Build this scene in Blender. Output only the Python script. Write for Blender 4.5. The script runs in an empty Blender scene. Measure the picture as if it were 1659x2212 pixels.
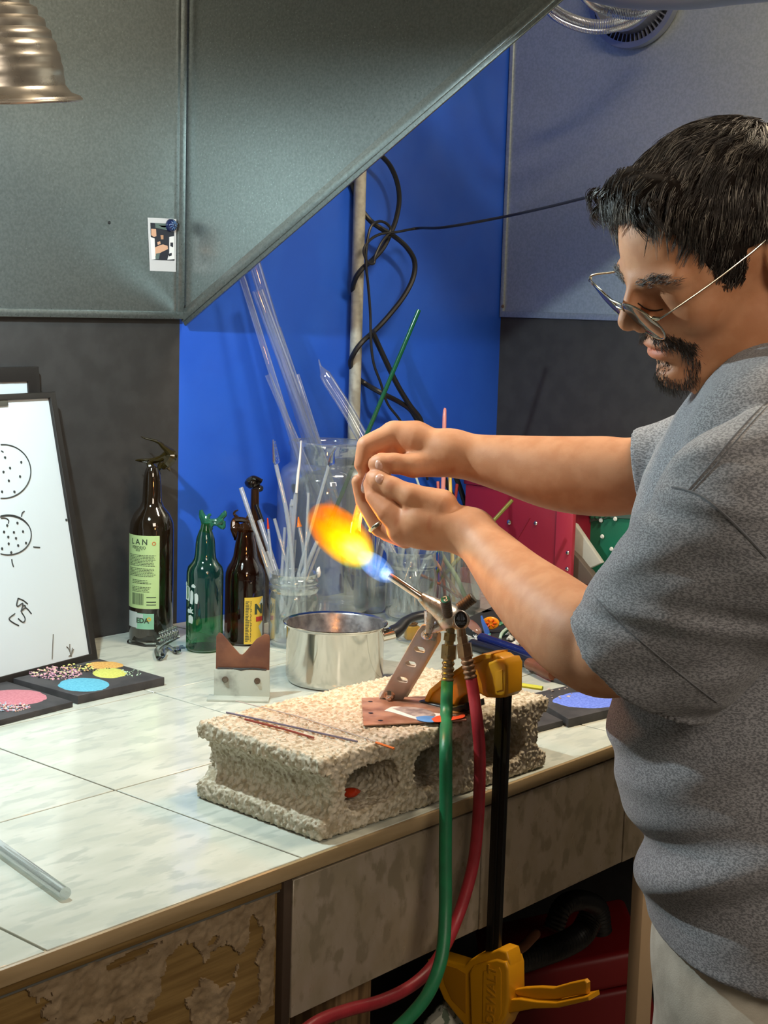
import bpy, bmesh, math, random
import numpy as np
from mathutils import Matrix, Vector, noise as mnoise

random.seed(7)
rng = np.random.default_rng(7)
SC = bpy.context.scene
COL = SC.collection
V = lambda *a: np.array(a, float)

# ---------------------------------------------------------------- camera
FPX = 3259.4                                   # focal length in pixels of the 1659 x 2212 frame
YAW, PITCH, ROLL = .85476, .1366, .02864
CAMP = V(0, 0, .555)                           # origin of the scene: bench top height is z = 0
fw = V(math.sin(YAW)*math.cos(PITCH), math.cos(YAW)*math.cos(PITCH), -math.sin(PITCH))
_r0 = V(math.cos(YAW), -math.sin(YAW), 0); _u0 = np.cross(_r0, fw)
rt = math.cos(ROLL)*_r0 + math.sin(ROLL)*_u0
up = np.cross(rt, fw)
cam_d = bpy.data.cameras.new('camera'); cam = bpy.data.objects.new('camera', cam_d); COL.objects.link(cam)
cam_d.sensor_fit = 'VERTICAL'; cam_d.sensor_height = 36; cam_d.lens = FPX/2212*36
cam_d.clip_start = .05
cam.matrix_world = Matrix([[rt[0], up[0], -fw[0], CAMP[0]], [rt[1], up[1], -fw[1], CAMP[1]], [rt[2], up[2], -fw[2], CAMP[2]], [0, 0, 0, 1]])
SC.camera = cam

# ---------------------------------------------------------------- world, lights, exposure
w = bpy.data.worlds.new('room_air'); SC.world = w; w.use_nodes = True
w.node_tree.nodes['Background'].inputs[0].default_value = (.5, .55, .6, 1)
w.node_tree.nodes['Background'].inputs[1].default_value = .05
SC.view_settings.view_transform = 'Standard'; SC.view_settings.look = 'None'
SC.view_settings.gamma = 1; SC.view_settings.exposure = 0.0; SC.view_settings.use_curve_mapping = False
SC.cycles.max_bounces = 12; SC.cycles.transparent_max_bounces = 40; SC.cycles.transmission_bounces = 12
SC.cycles.sample_clamp_indirect = 4

def light(name, kind, loc, energy, col, size=.1, aim=None, sizey=None, spread=None):
    d = bpy.data.lights.new(name, kind); o = bpy.data.objects.new(name, d); COL.objects.link(o)
    d.energy = energy; d.color = col; o.location = loc
    if kind == 'AREA':
        d.size = size
        if sizey: d.shape = 'RECTANGLE'; d.size_y = sizey
        if spread: d.spread = spread
    else: d.shadow_soft_size = size
    if aim is not None:
        o.rotation_euler = (Vector(aim)-Vector(loc)).to_track_quat('-Z', 'Y').to_euler()
    return o
RIM_AT = V(1.01, 1.50, .769)                   # centre of the clamp lamp's rim
LAMP_AT = V(1.015, 1.53, .767)                # its bulb, just below the rim
light('bulb_light', 'POINT', LAMP_AT, 31.0, (.80, .97, 1.0), .012)
light('front_fill_light', 'AREA', (.2, -.9, 1.60), 42, (1.0, .86, .70), .9, (.9, .8, -.2), 1.2)  # added fill behind the camera, brightens the faces turned to the room
light('station_light', 'AREA', (1.80, .85, 1.56), 34, (1.0, .82, .60), .16, (1.55, 1.0, 0), .5)
light('flame_light', 'POINT', V(1.282, 1.177, 0.285), 1.6, (1.0, .40, .14), .02)

# ---------------------------------------------------------------- helpers
def ray(px, py): return fw*FPX + (px-829.5)*rt - (py-1106)*up
def at_d(px, py, d): return CAMP + ray(px, py)*(d/FPX)
def at_z(px, py, z=0.): r = ray(px, py); return CAMP + r*((z-CAMP[2])/r[2])
def at_y(px, py, y): r = ray(px, py); return CAMP + r*((y-CAMP[1])/r[1])
def at_x(px, py, x): r = ray(px, py); return CAMP + r*((x-CAMP[0])/r[0])
def at_pl(px, py, o, n): r = ray(px, py); return CAMP + r*(np.dot(o-CAMP, n)/np.dot(r, n))
def proj(p):
    q = np.asarray(p)-CAMP; d = q@fw
    return 829.5+FPX*(q@rt)/d, 1106-FPX*(q@up)/d, d
def foot(px, y):                                # bench-top point with the given world y under image column px
    lo, hi = .2, 2.59
    for _ in range(50):
        m = (lo+hi)/2
        if proj((m, y, 0))[0] < px: lo = m
        else: hi = m
    return V(m, y, 0)
def unit(v): v = np.asarray(v, float); return v/np.linalg.norm(v)
def frm(o, x, y, z): 
    M = np.eye(4); M[:3, 0] = x; M[:3, 1] = y; M[:3, 2] = z; M[:3, 3] = o; return M
rh = unit(V(rt[0], rt[1], 0)); fh = unit(V(fw[0], fw[1], 0)); ZZ = V(0, 0, 1)
def stand(o, yaw=0):                            # upright frame: X to the right, Y up, Z towards the room side
    c, s = math.cos(yaw), math.sin(yaw)
    x = c*rh + s*fh; z = np.cross(x, ZZ); return frm(o, x, ZZ, z)
def T(o): return frm(np.asarray(o, float), V(1, 0, 0), V(0, 1, 0), ZZ)
def dirframe(o, d):
    z = unit(d); a = V(0, 0, 1) if abs(z[2]) < .9 else V(1, 0, 0)
    x = unit(np.cross(a, z)); return frm(o, x, np.cross(z, x), z)
def ap(M, v): v = np.asarray(v, float).reshape(-1, 3); return v@M[:3, :3].T + M[:3, 3]

class MB:
    def __init__(s): s.v = []; s.f = []; s.m = []; s.n = 0
    def add(s, vf, mi=0, M=None):
        v, f = vf; v = np.asarray(v, float).reshape(-1, 3)
        if M is not None: v = ap(M, v)
        s.v.append(v); s.f += [tuple(int(i)+s.n for i in q) for q in f]; s.m += [mi]*len(f); s.n += len(v); return s
    def mesh(s, name, mats, smooth=True, sharp=40):
        me = bpy.data.meshes.new(name)
        vv = np.concatenate(s.v) if s.v else np.zeros((0, 3))
        me.from_pydata(vv.tolist(), [], s.f)
        for m in (mats if isinstance(mats, (list, tuple)) else [mats]): me.materials.append(m)
        if any(s.m): me.polygons.foreach_set('material_index', s.m)
        if smooth:
            me.polygons.foreach_set('use_smooth', [True]*len(me.polygons))
            try: me.set_sharp_from_angle(angle=math.radians(sharp))
            except Exception: pass
        me.update(); return me
    def obj(s, name, mats, parent=None, **k):
        return link(name, s.mesh(name, mats, **k), parent)
def link(name, me, parent=None):
    o = bpy.data.objects.new(name, me); COL.objects.link(o)
    if parent is not None:
        o.parent = parent; o.matrix_parent_inverse = Matrix.Translation(-Vector(parent.location))
    return o
def one(name, vf, mats, parent=None, M=None, **k): return MB().add(vf, 0, M).obj(name, mats, parent, **k)
def tag(o, label, cat, group=None, kind=None):
    o['label'] = label; o['category'] = cat
    if group: o['group'] = group
    if kind: o['kind'] = kind
    return o
def thing(name, label, cat, loc=(0, 0, 0), group=None):
    o = bpy.data.objects.new(name, None); COL.objects.link(o); o.location = tuple(float(a) for a in loc)
    o.empty_display_size = .02
    return tag(o, label, cat, group)
def struct(name, vf, mats, M=None, parent=None, **k):
    o = one(name, vf, mats, parent, M, **k); o['kind'] = 'structure'; return o

def tube(pts, rad, n=10, caps=True, sq=1.0):
    P = np.asarray(pts, float); N = len(P)
    R = np.full(N, rad) if np.isscalar(rad) else np.asarray(rad, float)
    t = np.gradient(P, axis=0); t /= np.linalg.norm(t, axis=1)[:, None]+1e-12
    a = V(0, 0, 1) if abs(t[0][2]) < .9 else V(1, 0, 0)
    x = unit(np.cross(a, t[0])); V_ = []
    for i in range(N):
        x = unit(x - t[i]*np.dot(x, t[i])); y = np.cross(t[i], x)
        th = np.arange(n)*2*math.pi/n
        V_.append(P[i] + R[i]*(np.cos(th)[:, None]*x + sq*np.sin(th)[:, None]*y))
    v = np.concatenate(V_); f = []
    for i in range(N-1):
        for j in range(n):
            k = (j+1) % n; f.append((i*n+j, i*n+k, (i+1)*n+k, (i+1)*n+j))
    if caps: f.append(tuple(range(n))[::-1]); f.append(tuple((N-1)*n+j for j in range(n)))
    return v, f
def crv(pts, n=8):                              # Catmull-Rom through points
    P = [np.asarray(p, float) for p in pts]; P = [2*P[0]-P[1]]+P+[2*P[-1]-P[-2]]; out = []
    for i in range(1, len(P)-2):
        for k in range(n):
            t = k/n; a, b, c, d = P[i-1:i+3]
            out.append(.5*((2*b)+(c-a)*t+(2*a-5*b+4*c-d)*t*t+(3*b-a-3*c+d)*t**3))
    out.append(P[-2]); return np.array(out)
def lathe(prof, n=40, M=None, a0=0, a1=2*math.pi):
    full = abs(a1-a0-2*math.pi) < 1e-6; m = n if full else n+1
    th = a0+np.arange(m)*(a1-a0)/n; v = []
    for r, z in prof: v.append(np.stack([r*np.cos(th), r*np.sin(th), np.full(m, z)], 1))
    v = np.concatenate(v); f = []
    for i in range(len(prof)-1):
        for j in range(n):
            k = (j+1) % m; f.append((i*m+j, i*m+k, (i+1)*m+k, (i+1)*m+j))
    if M is not None: v = ap(M, v)
    return v, f
def box(lo, hi, bev=0, M=None, seg=2):
    lo = np.asarray(lo, float); hi = np.asarray(hi, float)
    bm = bmesh.new(); bmesh.ops.create_cube(bm, size=1)
    for q in bm.verts: q.co = Vector(((lo+hi)/2 + np.array(q.co)*(hi-lo)).tolist())
    if bev: bmesh.ops.bevel(bm, geom=list(bm.edges), offset=bev, segments=seg, affect='EDGES', profile=.5)
    bm.verts.index_update()
    v = np.array([q.co[:] for q in bm.verts]); f = [tuple(q.index for q in p.verts) for p in bm.faces]; bm.free()
    return (ap(M, v), f) if M is not None else (v, f)
def shape2d(loops, thick, bev=0, M=None, res=2):  # filled outline (later loops are holes), front at z=+thick/2
    cu = bpy.data.curves.new('tmp', 'CURVE'); cu.dimensions = '2D'; cu.fill_mode = 'BOTH'
    for lp in loops:
        sp = cu.splines.new('POLY'); sp.points.add(len(lp)-1)
        for p, q in zip(sp.points, lp): p.co = (q[0], q[1], 0, 1)
        sp.use_cyclic_u = True
    cu.extrude = max(thick/2-bev, 1e-5); cu.bevel_depth = bev; cu.bevel_resolution = res; cu.offset = -bev
    ob = bpy.data.objects.new('tmp', cu); COL.objects.link(ob); me = ob.to_mesh()
    bm = bmesh.new(); bm.from_mesh(me); bmesh.ops.remove_doubles(bm, verts=bm.verts, dist=1e-6); bm.verts.index_update()
    v = np.array([q.co[:] for q in bm.verts]); f = [tuple(q.index for q in p.verts) for p in bm.faces]; bm.free()
    ob.to_mesh_clear(); bpy.data.objects.remove(ob); bpy.data.curves.remove(cu)
    return (ap(M, v), f) if M is not None else (v, f)
def text_vf(s, size, thick=.0002, bold=0, align='CENTER'):
    cu = bpy.data.curves.new('tmp', 'FONT'); cu.body = s; cu.size = size; cu.extrude = thick; cu.offset = bold
    cu.align_x = align; cu.align_y = 'CENTER'; cu.resolution_u = 3
    ob = bpy.data.objects.new('tmp', cu); COL.objects.link(ob); me = ob.to_mesh()
    v = np.array([q.co[:] for q in me.vertices]).reshape(-1, 3); f = [tuple(p.vertices) for p in me.polygons]
    ob.to_mesh_clear(); bpy.data.objects.remove(ob); bpy.data.curves.remove(cu); return v, f
def circ(cx, cy, r, n=24, ry=None, rot=0):
    ry = ry or r; c, s = math.cos(rot), math.sin(rot); o = []
    for i in range(n):
        a = 2*math.pi*i/n; x = r*math.cos(a); y = ry*math.sin(a); o.append((cx+c*x-s*y, cy+s*x+c*y))
    return o
def blob(c, r, n=12, amp=.2, seed=0, sx=1, sy=1, sz=1):
    bm = bmesh.new(); bmesh.ops.create_icosphere(bm, subdivisions=2 if n > 8 else 1, radius=1)
    for q in bm.verts:
        d = 1+amp*mnoise.noise(q.co*1.7+Vector((seed*3.1, seed, 0))); q.co = Vector((q.co.x*sx*d*r+c[0], q.co.y*sy*d*r+c[1], q.co.z*sz*d*r+c[2]))
    bm.verts.index_update()
    v = np.array([q.co[:] for q in bm.verts]); f = [tuple(q.index for q in p.verts) for p in bm.faces]; bm.free(); return v, f

# ---------------------------------------------------------------- materials
def mat(name, col, rough=.5, metal=0., spec=.5, col2=None, nscale=20, nlo=.35, nhi=.65, bump=0, bscale=200, bdist=.001, stretch=(1, 1, 1),
        rvar=0, trans=0, ior=1.45, emit=None, estr=0, sss=0, attr=None, coat=0, detail=6, col3=None, n3=4, sheen=0, aniso=0):
    m = bpy.data.materials.new(name); m.use_nodes = True; nt = m.node_tree; N = nt.nodes; L = nt.links
    b = N['Principled BSDF']; b.inputs['Roughness'].default_value = rough; b.inputs['Metallic'].default_value = metal
    b.inputs['Specular IOR Level'].default_value = spec; b.inputs['Base Color'].default_value = (*col, 1)
    b.inputs['Transmission Weight'].default_value = trans; b.inputs['IOR'].default_value = ior
    b.inputs['Coat Weight'].default_value = coat; b.inputs['Coat Roughness'].default_value = .08
    if sheen: b.inputs['Sheen Weight'].default_value = sheen
    if sss: b.inputs['Subsurface Weight'].default_value = sss; b.inputs['Subsurface Radius'].default_value = (.012, .004, .002); b.inputs['Subsurface Scale'].default_value = 1
    if emit: b.inputs['Emission Color'].default_value = (*emit, 1); b.inputs['Emission Strength'].default_value = estr
    tc = N.new('ShaderNodeTexCoord'); mp = N.new('ShaderNodeMapping'); mp.inputs['Scale'].default_value = stretch; L.new(tc.outputs['Object'], mp.inputs[0])
    def noise(s, d=detail):
        n = N.new('ShaderNodeTexNoise'); n.inputs['Scale'].default_value = s; n.inputs['Detail'].default_value = d; L.new(mp.outputs[0], n.inputs['Vector']); return n
    def ramp(src, lo, hi):
        r = N.new('ShaderNodeMapRange'); r.inputs[1].default_value = lo; r.inputs[2].default_value = hi; r.interpolation_type = 'SMOOTHSTEP'; L.new(src, r.inputs[0]); return r.outputs[0]
    def mixc(f, a, c):
        x = N.new('ShaderNodeMix'); x.data_type = 'RGBA'; L.new(f, x.inputs[0])
        for v_, i in ((a, 6), (c, 7)):
            if isinstance(v_, tuple): x.inputs[i].default_value = (*v_, 1)
            else: L.new(v_, x.inputs[i])
        return x.outputs[2]
    src = None
    if col2: src = mixc(ramp(noise(nscale).outputs[0], nlo, nhi), col, col2)
    if col3: src = mixc(ramp(noise(n3).outputs[0], .5, .62), src if src is not None else col, col3)
    if attr:
        at = N.new('ShaderNodeAttribute'); at.attribute_name = attr
        x = N.new('ShaderNodeMix'); x.data_type = 'RGBA'; x.blend_type = 'MULTIPLY'; x.inputs[0].default_value = 1
        L.new(at.outputs['Color'], x.inputs[7])
        if src is None: x.inputs[6].default_value = (*col, 1)
        else: L.new(src, x.inputs[6])
        src = x.outputs[2]
    if src is not None: L.new(src, b.inputs['Base Color'])
    if rvar: 
        r = N.new('ShaderNodeMapRange'); r.inputs[3].default_value = max(0, rough-rvar); r.inputs[4].default_value = rough+rvar; r.inputs[1].default_value = .3; r.inputs[2].default_value = .7
        L.new(noise(nscale*1.7).outputs[0], r.inputs[0]); L.new(r.outputs[0], b.inputs['Roughness'])
    if bump:
        bp = N.new('ShaderNodeBump'); bp.inputs['Strength'].default_value = bump; bp.inputs['Distance'].default_value = bdist
        L.new(noise(bscale, 4).outputs[0], bp.inputs['Height']); L.new(bp.outputs[0], b.inputs['Normal'])
    return m
def thin_glass(name, tint=(1, 1, 1), edge=.55, base=.05, blend=.35, whit=0.0, wcol=(1, 1, 1), rough=.03):
    """thin-walled glass: clear from the front, reflecting towards its edges"""
    m = bpy.data.materials.new(name); m.use_nodes = True; nt = m.node_tree; N = nt.nodes; L = nt.links; N.remove(N['Principled BSDF'])
    out = N['Material Output']; t = N.new('ShaderNodeBsdfTransparent'); t.inputs[0].default_value = (*tint, 1)
    g = N.new('ShaderNodeBsdfGlossy'); g.inputs['Roughness'].default_value = rough; g.inputs[0].default_value = (.95, .97, 1, 1)
    lw = N.new('ShaderNodeLayerWeight'); lw.inputs[0].default_value = blend
    mr = N.new('ShaderNodeMapRange'); mr.inputs[3].default_value = base; mr.inputs[4].default_value = edge; L.new(lw.outputs['Facing'], mr.inputs[0])
    mx = N.new('ShaderNodeMixShader'); L.new(mr.outputs[0], mx.inputs[0]); L.new(t.outputs[0], mx.inputs[1]); L.new(g.outputs[0], mx.inputs[2])
    last = mx
    if whit:
        d = N.new('ShaderNodeBsdfDiffuse'); d.inputs[0].default_value = (*wcol, 1)
        m2 = N.new('ShaderNodeMixShader'); m2.inputs[0].default_value = whit; L.new(mx.outputs[0], m2.inputs[1]); L.new(d.outputs[0], m2.inputs[2]); last = m2
    L.new(last.outputs[0], out.inputs[0]); return m
def lin(h):
    h = h.lstrip('#'); c = [int(h[i:i+2], 16)/255 for i in (0, 2, 4)]
    return tuple(((x+.055)/1.055)**2.4 if x > .04045 else x/12.92 for x in c)

# ---------------------------------------------------------------- distance-field surfaces
def smin(a, b, k):
    h = np.clip(.5+.5*(b-a)/k, 0, 1); return b+(a-b)*h-k*h*(1-h)
def smax(a, b, k): return -smin(-a, -b, k)
def cone(p, a, b, ra, rb):
    a = np.asarray(a, float); ba = np.asarray(b, float)-a; q = p-a
    t = np.clip(q@ba/(ba@ba), 0, 1); return np.linalg.norm(q-t[:, None]*ba, axis=1)-(ra+(rb-ra)*t)
def elli(p, c, r):
    q = (p-np.asarray(c, float)); r = np.asarray(r, float); k0 = np.linalg.norm(q/r, axis=1); k1 = np.linalg.norm(q/(r*r), axis=1)
    return k0*(k0-1)/np.maximum(k1, 1e-9)
def snet(f, lo, hi, h, B=10, margin=1.0):
    lo = np.asarray(lo, float); n = np.ceil((np.asarray(hi)-lo)/h).astype(int)+1; n = ((n+B-1)//B)*B; nb = n//B
    g = np.full(n, 1., np.float32)
    ix = np.stack(np.meshgrid(*[np.arange(k) for k in nb], indexing='ij'), -1).reshape(-1, 3)
    cen = lo+(ix*B+(B-1)/2)*h; d = f(cen); half = B*h*.5*1.7321
    off = np.stack(np.meshgrid(*[np.arange(B)]*3, indexing='ij'), -1).reshape(-1, 3)
    for i in np.where(d < -half*margin*1.3)[0]:
        a = ix[i]*B; g[a[0]:a[0]+B, a[1]:a[1]+B, a[2]:a[2]+B] = -1
    act = np.where(np.abs(d) <= half*margin*1.3)[0]
    for s in range(0, len(act), 200):
        bl = act[s:s+200]; id3 = (ix[bl][:, None, :]*B+off[None]).reshape(-1, 3)
        g[id3[:, 0], id3[:, 1], id3[:, 2]] = f(lo+id3*h)
    sgn = g < 0; m = n-1
    def sl(a, dx, dy, dz): return a[dx:dx+m[0], dy:dy+m[1], dz:dz+m[2]]
    cnt = np.zeros(m, np.int8)
    for dx in (0, 1):
        for dy in (0, 1):
            for dz in (0, 1): cnt += sl(sgn, dx, dy, dz)
    ac = np.argwhere((cnt > 0) & (cnt < 8)); idx = np.full(m, -1, np.int32); idx[ac[:, 0], ac[:, 1], ac[:, 2]] = np.arange(len(ac))
    acc = np.zeros((len(ac), 3)); cn = np.zeros(len(ac)); cor = [(i, j, k) for i in (0, 1) for j in (0, 1) for k in (0, 1)]
    for a in cor:
        for ax in range(3):
            if a[ax]: continue
            b = list(a); b[ax] = 1
            ga = g[ac[:, 0]+a[0], ac[:, 1]+a[1], ac[:, 2]+a[2]].astype(float); gb = g[ac[:, 0]+b[0], ac[:, 1]+b[1], ac[:, 2]+b[2]].astype(float)
            c = (ga < 0) != (gb < 0); t = np.where(c, ga/np.where(c, ga-gb, 1), 0)
            p = np.tile(np.array(a, float), (len(ac), 1)); p[:, ax] += t; acc += p*c[:, None]; cn += c
    v = lo+(ac+acc/cn[:, None])*h; F = []
    for ax in range(3):
        s0 = [slice(None)]*3; s1 = [slice(None)]*3; s0[ax] = slice(0, -1); s1[ax] = slice(1, None)
        ch = sgn[tuple(s0)] != sgn[tuple(s1)]; e = np.argwhere(ch); o1, o2 = [(1, 2), (2, 0), (0, 1)][ax]
        e = e[(e[:, o1] > 0) & (e[:, o2] > 0) & (e[:, o1] < m[o1]) & (e[:, o2] < m[o2])]
        q = []
        for d1, d2 in ((-1, -1), (0, -1), (0, 0), (-1, 0)):
            c = e.copy(); c[:, o1] += d1; c[:, o2] += d2; q.append(idx[c[:, 0], c[:, 1], c[:, 2]])
        q = np.stack(q, 1); fl = sgn[e[:, 0], e[:, 1], e[:, 2]]; q[~fl] = q[~fl][:, ::-1]; F.append(q)
    F = np.concatenate(F); F = F[(F >= 0).all(1)]
    return v, F
def np_mesh(name, v, F, mats, smooth=True):
    me = bpy.data.meshes.new(name); me.vertices.add(len(v)); me.vertices.foreach_set('co', np.asarray(v, np.float32).ravel())
    k = F.shape[1]; me.loops.add(F.size); me.loops.foreach_set('vertex_index', F.astype(np.int32).ravel()); me.polygons.add(len(F))
    me.polygons.foreach_set('loop_start', np.arange(0, F.size, k, dtype=np.int32)); me.polygons.foreach_set('loop_total', np.full(len(F), k, np.int32))
    me.update(calc_edges=True); me.validate()
    me.polygons.foreach_set('use_smooth', np.full(len(me.polygons), smooth))
    for m in (mats if isinstance(mats, (list, tuple)) else [mats]): me.materials.append(m)
    return me
def relax(v, F, it=2, lam=.5):
    for _ in range(it):
        s = np.zeros_like(v); c = np.zeros(len(v))
        for k in range(4):
            a = F[:, k]; b = F[:, (k+1) % 4]
            for x, y in ((a, b), (b, a)):
                for ax in range(3): s[:, ax] += np.bincount(x, v[y, ax], len(v))
                c += np.bincount(x, minlength=len(v))
        v = v+lam*(s/np.maximum(c, 1)[:, None]-v)
    return v
def hash3(i):
    i = i.astype(np.int64); h = (i[..., 0]*73856093) ^ (i[..., 1]*19349663) ^ (i[..., 2]*83492791); o = []
    for k in range(3):
        h = (h*1103515245+12345+k*7919) & 0x7fffffff; o.append((h >> 8 & 0xffff)/65535.)
    return np.stack(o, -1)
def worley(p):
    b = np.floor(p); best = np.full(len(p), 9.)
    for i in (-1, 0, 1):
        for j in (-1, 0, 1):
            for k in (-1, 0, 1):
                c = b+(i, j, k); q = c+hash3(c); best = np.minimum(best, ((q-p)**2).sum(1))
    return np.sqrt(best)
# ---------------------------------------------------------------- palette
M_blue = mat('blue_paint', (.018, .092, .56), .42, col2=(.021, .105, .60), nscale=9, bump=.15, bscale=260, bdist=.0006, rvar=.08)
M_black = mat('black_paint_and_bench_shade', (.030, .029, .029), .55, col2=(.038, .037, .037), nscale=30, bump=.35, bscale=420, bdist=.0005)
M_white = mat('white_wall_paint', (.55, .50, .43), .7)
M_galv = mat('galvanised_sheet', (.21, .235, .23), .30, .82, col2=(.27, .30, .295), nscale=230, detail=3, nlo=.3, nhi=.7, rvar=.03, bump=.05, bscale=700, bdist=.0002)
M_galv2 = mat('galvanised_sheet_flat', (.42, .47, .48), .40, .72, col2=(.50, .55, .56), nscale=230, detail=3, rvar=.03, bump=.05, bscale=700, bdist=.0003)
M_floor = mat('concrete_floor', (.16, .14, .12), .8, col2=(.10, .09, .08), nscale=6)
M_tile = mat('stone_tile', lin('#b9beb3'), .14, col2=lin('#c6cac0'), nscale=9, stretch=(1, 2.6, 1), nlo=.35, nhi=.65, detail=9, rvar=.06, col3=lin('#b2b8af'), n3=22)
M_tiled = mat('stone_tile_fascia', lin('#897d69'), .32, col2=lin('#96897a'), nscale=18, stretch=(1.6, 1, 1), nlo=.3, nhi=.7, detail=9, rvar=.08, col3=lin('#7d725f'), n3=32)
M_grout = mat('bench_substrate', (.10, .10, .09), .9)
M_edge = mat('edge_trim', lin('#a28c6a'), .42, col2=lin('#8f7a58'), nscale=60, stretch=(.15, 1, 1), bump=.2, bscale=120, bdist=.0005)
M_wood = mat('pine_wood', lin('#83693c'), .6, col2=lin('#6a5128'), nscale=16, stretch=(.5, 9, 9), bump=.3, bscale=60, bdist=.0006)
M_wood2 = mat('stud_wood', lin('#8a6c48'), .7, col2=lin('#5f472c'), nscale=14, stretch=(9, 9, .5), bump=.3, bscale=60, bdist=.0006)
M_plast = mat('dried_thinset', lin('#8d7a60'), .8, col2=lin('#7c694f'), nscale=60, bump=.9, bscale=70, bdist=.003)
M_rubber = mat('black_rubber', (.012, .012, .013), .45, bump=.1)
M_blackpl = mat('black_plastic', (.014, .014, .015), .35)

# ---------------------------------------------------------------- room shell
XR, YB = 2.594, 1.944; XL, YF, ZF, ZC = -1.6, -2.2, -.90, 1.66
X0 = 1.70                                      # where the black paint ends and the hood wing stands
def quad(a, b, c, d): return np.array([a, b, c, d], float), [(0, 1, 2, 3)]
mb = MB().add(box((XL, YB, ZF), (X0-.003, YB+.08, ZC)), 0).add(box((X0-.003, YB, -.02), (XR+.08, YB+.08, ZC)), 1).add(box((X0-.003, YB, ZF), (XR+.08, YB+.08, -.02)), 0)  # black box below bench height: under-bench shade put into the wall colour
o = mb.obj('wall_back', [M_black, M_blue], smooth=False); o['kind'] = 'structure'
struct('wall_right', box((XR, YF, ZF), (XR+.08, YB, ZC)), M_black, smooth=False)
struct('wall_left', box((XL-.08, YF, ZF), (XL, YB, ZC)), M_white, smooth=False)
struct('wall_front', box((XL, YF-.08, ZF), (XR, YF, ZC)), M_white, smooth=False)
struct('floor', box((XL, YF, ZF-.08), (XR, YB, ZF)), M_floor, smooth=False)
struct('ceiling', box((XL, YF, ZC), (XR, YB, ZC+.08)), M_white, smooth=False)

# ---------------------------------------------------------------- workbench
bench = thing('tiled_workbench', 'long workbench topped with pale marbled stone tiles', 'workbench', (1.2, 1.014, ZF))
xs = [-.504, -.193, .119, .431, .7426, 1.0543, 1.366, 1.6775, 1.989, 2.3007, XR]; ys = [1.014, 1.3101, 1.6125, YB]
g = .0010
for j in range(3):
    for i in range(len(xs)-1):
        a, b = (xs[i]+g, ys[j]+g), (xs[i+1]-g*1.5, ys[j+1]-g*1.5)
        if j == 0: a = (a[0], ys[0]+.0004)
        t = box((a[0], a[1], -.008), (b[0], b[1], random.uniform(-.0004, 0)), .0006, seg=1)
        link('tile', MB().add(t).mesh('tile', M_tile), bench)
one('bench_top_board', box((-.5, 1.018, -.030), (XR-.001, YB-.001, -.0085)), M_grout, bench)
one('edge_trim', box((-.5, 1.0105, -.017), (XR-.002, 1.0185, -.0012), .001), M_edge, bench)
# fascia: pine board with torn thinset at the left, stone tiles further right
one('fascia_board', box((-.5, 1.022, -.185), (1.034, 1.045, -.0175)), M_wood, bench)
one('fascia_cleat', box((-.5, 1.016, -.027), (1.030, 1.022, -.0175), .001), M_wood, bench)
one('fascia_end_stud', box((1.028, 1.0125, -.172), (1.040, 1.045, -.018), .001), mat('dark_stained_stud', lin('#3a2c20'), .7, bump=.3), bench)
one('fascia_backing', box((1.040, 1.020, -.160), (XR-.002, 1.045, -.0305)), M_grout, bench)
for a, b, zb in ((1.0405, 1.3515, -.1665), (1.3535, 1.6615, -.1675), (1.6635, 1.722, -.1685), (1.724, 2.03, -.17), (2.032, 2.34, -.17), (2.342, XR-.002, -.17)):
    one('fascia_tile', box((a, 1.0115, zb), (b, 1.0195, -.0195), .0008, seg=1), M_tiled, bench)
# torn thinset patches on the board: raised irregular slabs
def patchy(x0, x1, z0, z1, holes, seed):
    h = .0016; nx = int((x1-x0)/h); nz = int((z1-z0)/h); v = {}; vs = []; fs = []
    def inside(x, z):
        n = mnoise.noise(Vector((x*18, z*26, seed)))*.016+mnoise.noise(Vector((x*70, z*80, seed+4)))*.005
        if x < x0+.004+n or z > -.026+n*.3: return False
        for (cx, cz, rx, rz, ro) in holes:
            c, s = math.cos(ro), math.sin(ro); dx, dz = x-cx, z-cz; a = (c*dx+s*dz)/rx; b_ = (-s*dx+c*dz)/rz
            if math.sqrt(a*a+b_*b_) < 1+n*38+mnoise.noise(Vector((x*150, z*170, seed+9)))*.18: return False
        return True
    def vid(i, k):
        if (i, k) not in v:
            x = x0+i*h; z = z0+k*h
            y = 1.0192-.0022*mnoise.noise(Vector((x*60, z*60, 3)))-.0015*mnoise.noise(Vector((x*160, z*160, 9)))
            v[(i, k)] = len(vs); vs.append((x, y, z))
        return v[(i, k)]
    for i in range(nx):
        for k in range(nz):
            if inside(x0+(i+.5)*h, z0+(k+.5)*h): fs.append((vid(i, k), vid(i+1, k), vid(i+1, k+1), vid(i, k+1)))
    n = len(vs); back = [(x, 1.0225, z) for x, y, z in vs]; E = {}
    for f in fs:
        for a, b in zip(f, f[1:]+f[:1]): E[(a, b)] = 1
    side = [(b, a, a+n, b+n) for (a, b) in E if (b, a) not in E]
    return np.array(vs+back), fs+side
H = [(.776, -.145, .085, .048, .25), (.893, -.098, .030, .062, -.45), (.955, -.082, .022, .030, .7), (.985, -.105, .020, .040, -.2), (.70, -.06, .07, .03, 0), (1.015, -.165, .020, .014, .4), (.94, -.055, .012, .006, .3), (.995, -.060, .006, .016, .2), (.86, -.172, .02, .008, 0), (.845, -.038, .03, .005, .1), (.925, -.15, .007, .010, 0)]
one('thinset_patch', patchy(.62, 1.024, -.184, -.028, H, 5), M_plast, bench)
for x in (.0, 1.02): one('bench_leg', box((x, 1.05, ZF), (x+.06, 1.14, -.031), .002), M_wood2, bench)
one('bench_leg', box((1.150, 1.05, ZF), (1.188, 1.14, -.031), .002), M_wood2, bench)
one('bench_leg', box((1.192, 1.07, ZF), (1.232, 1.16, -.031), .002), M_wood2, bench)
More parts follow.
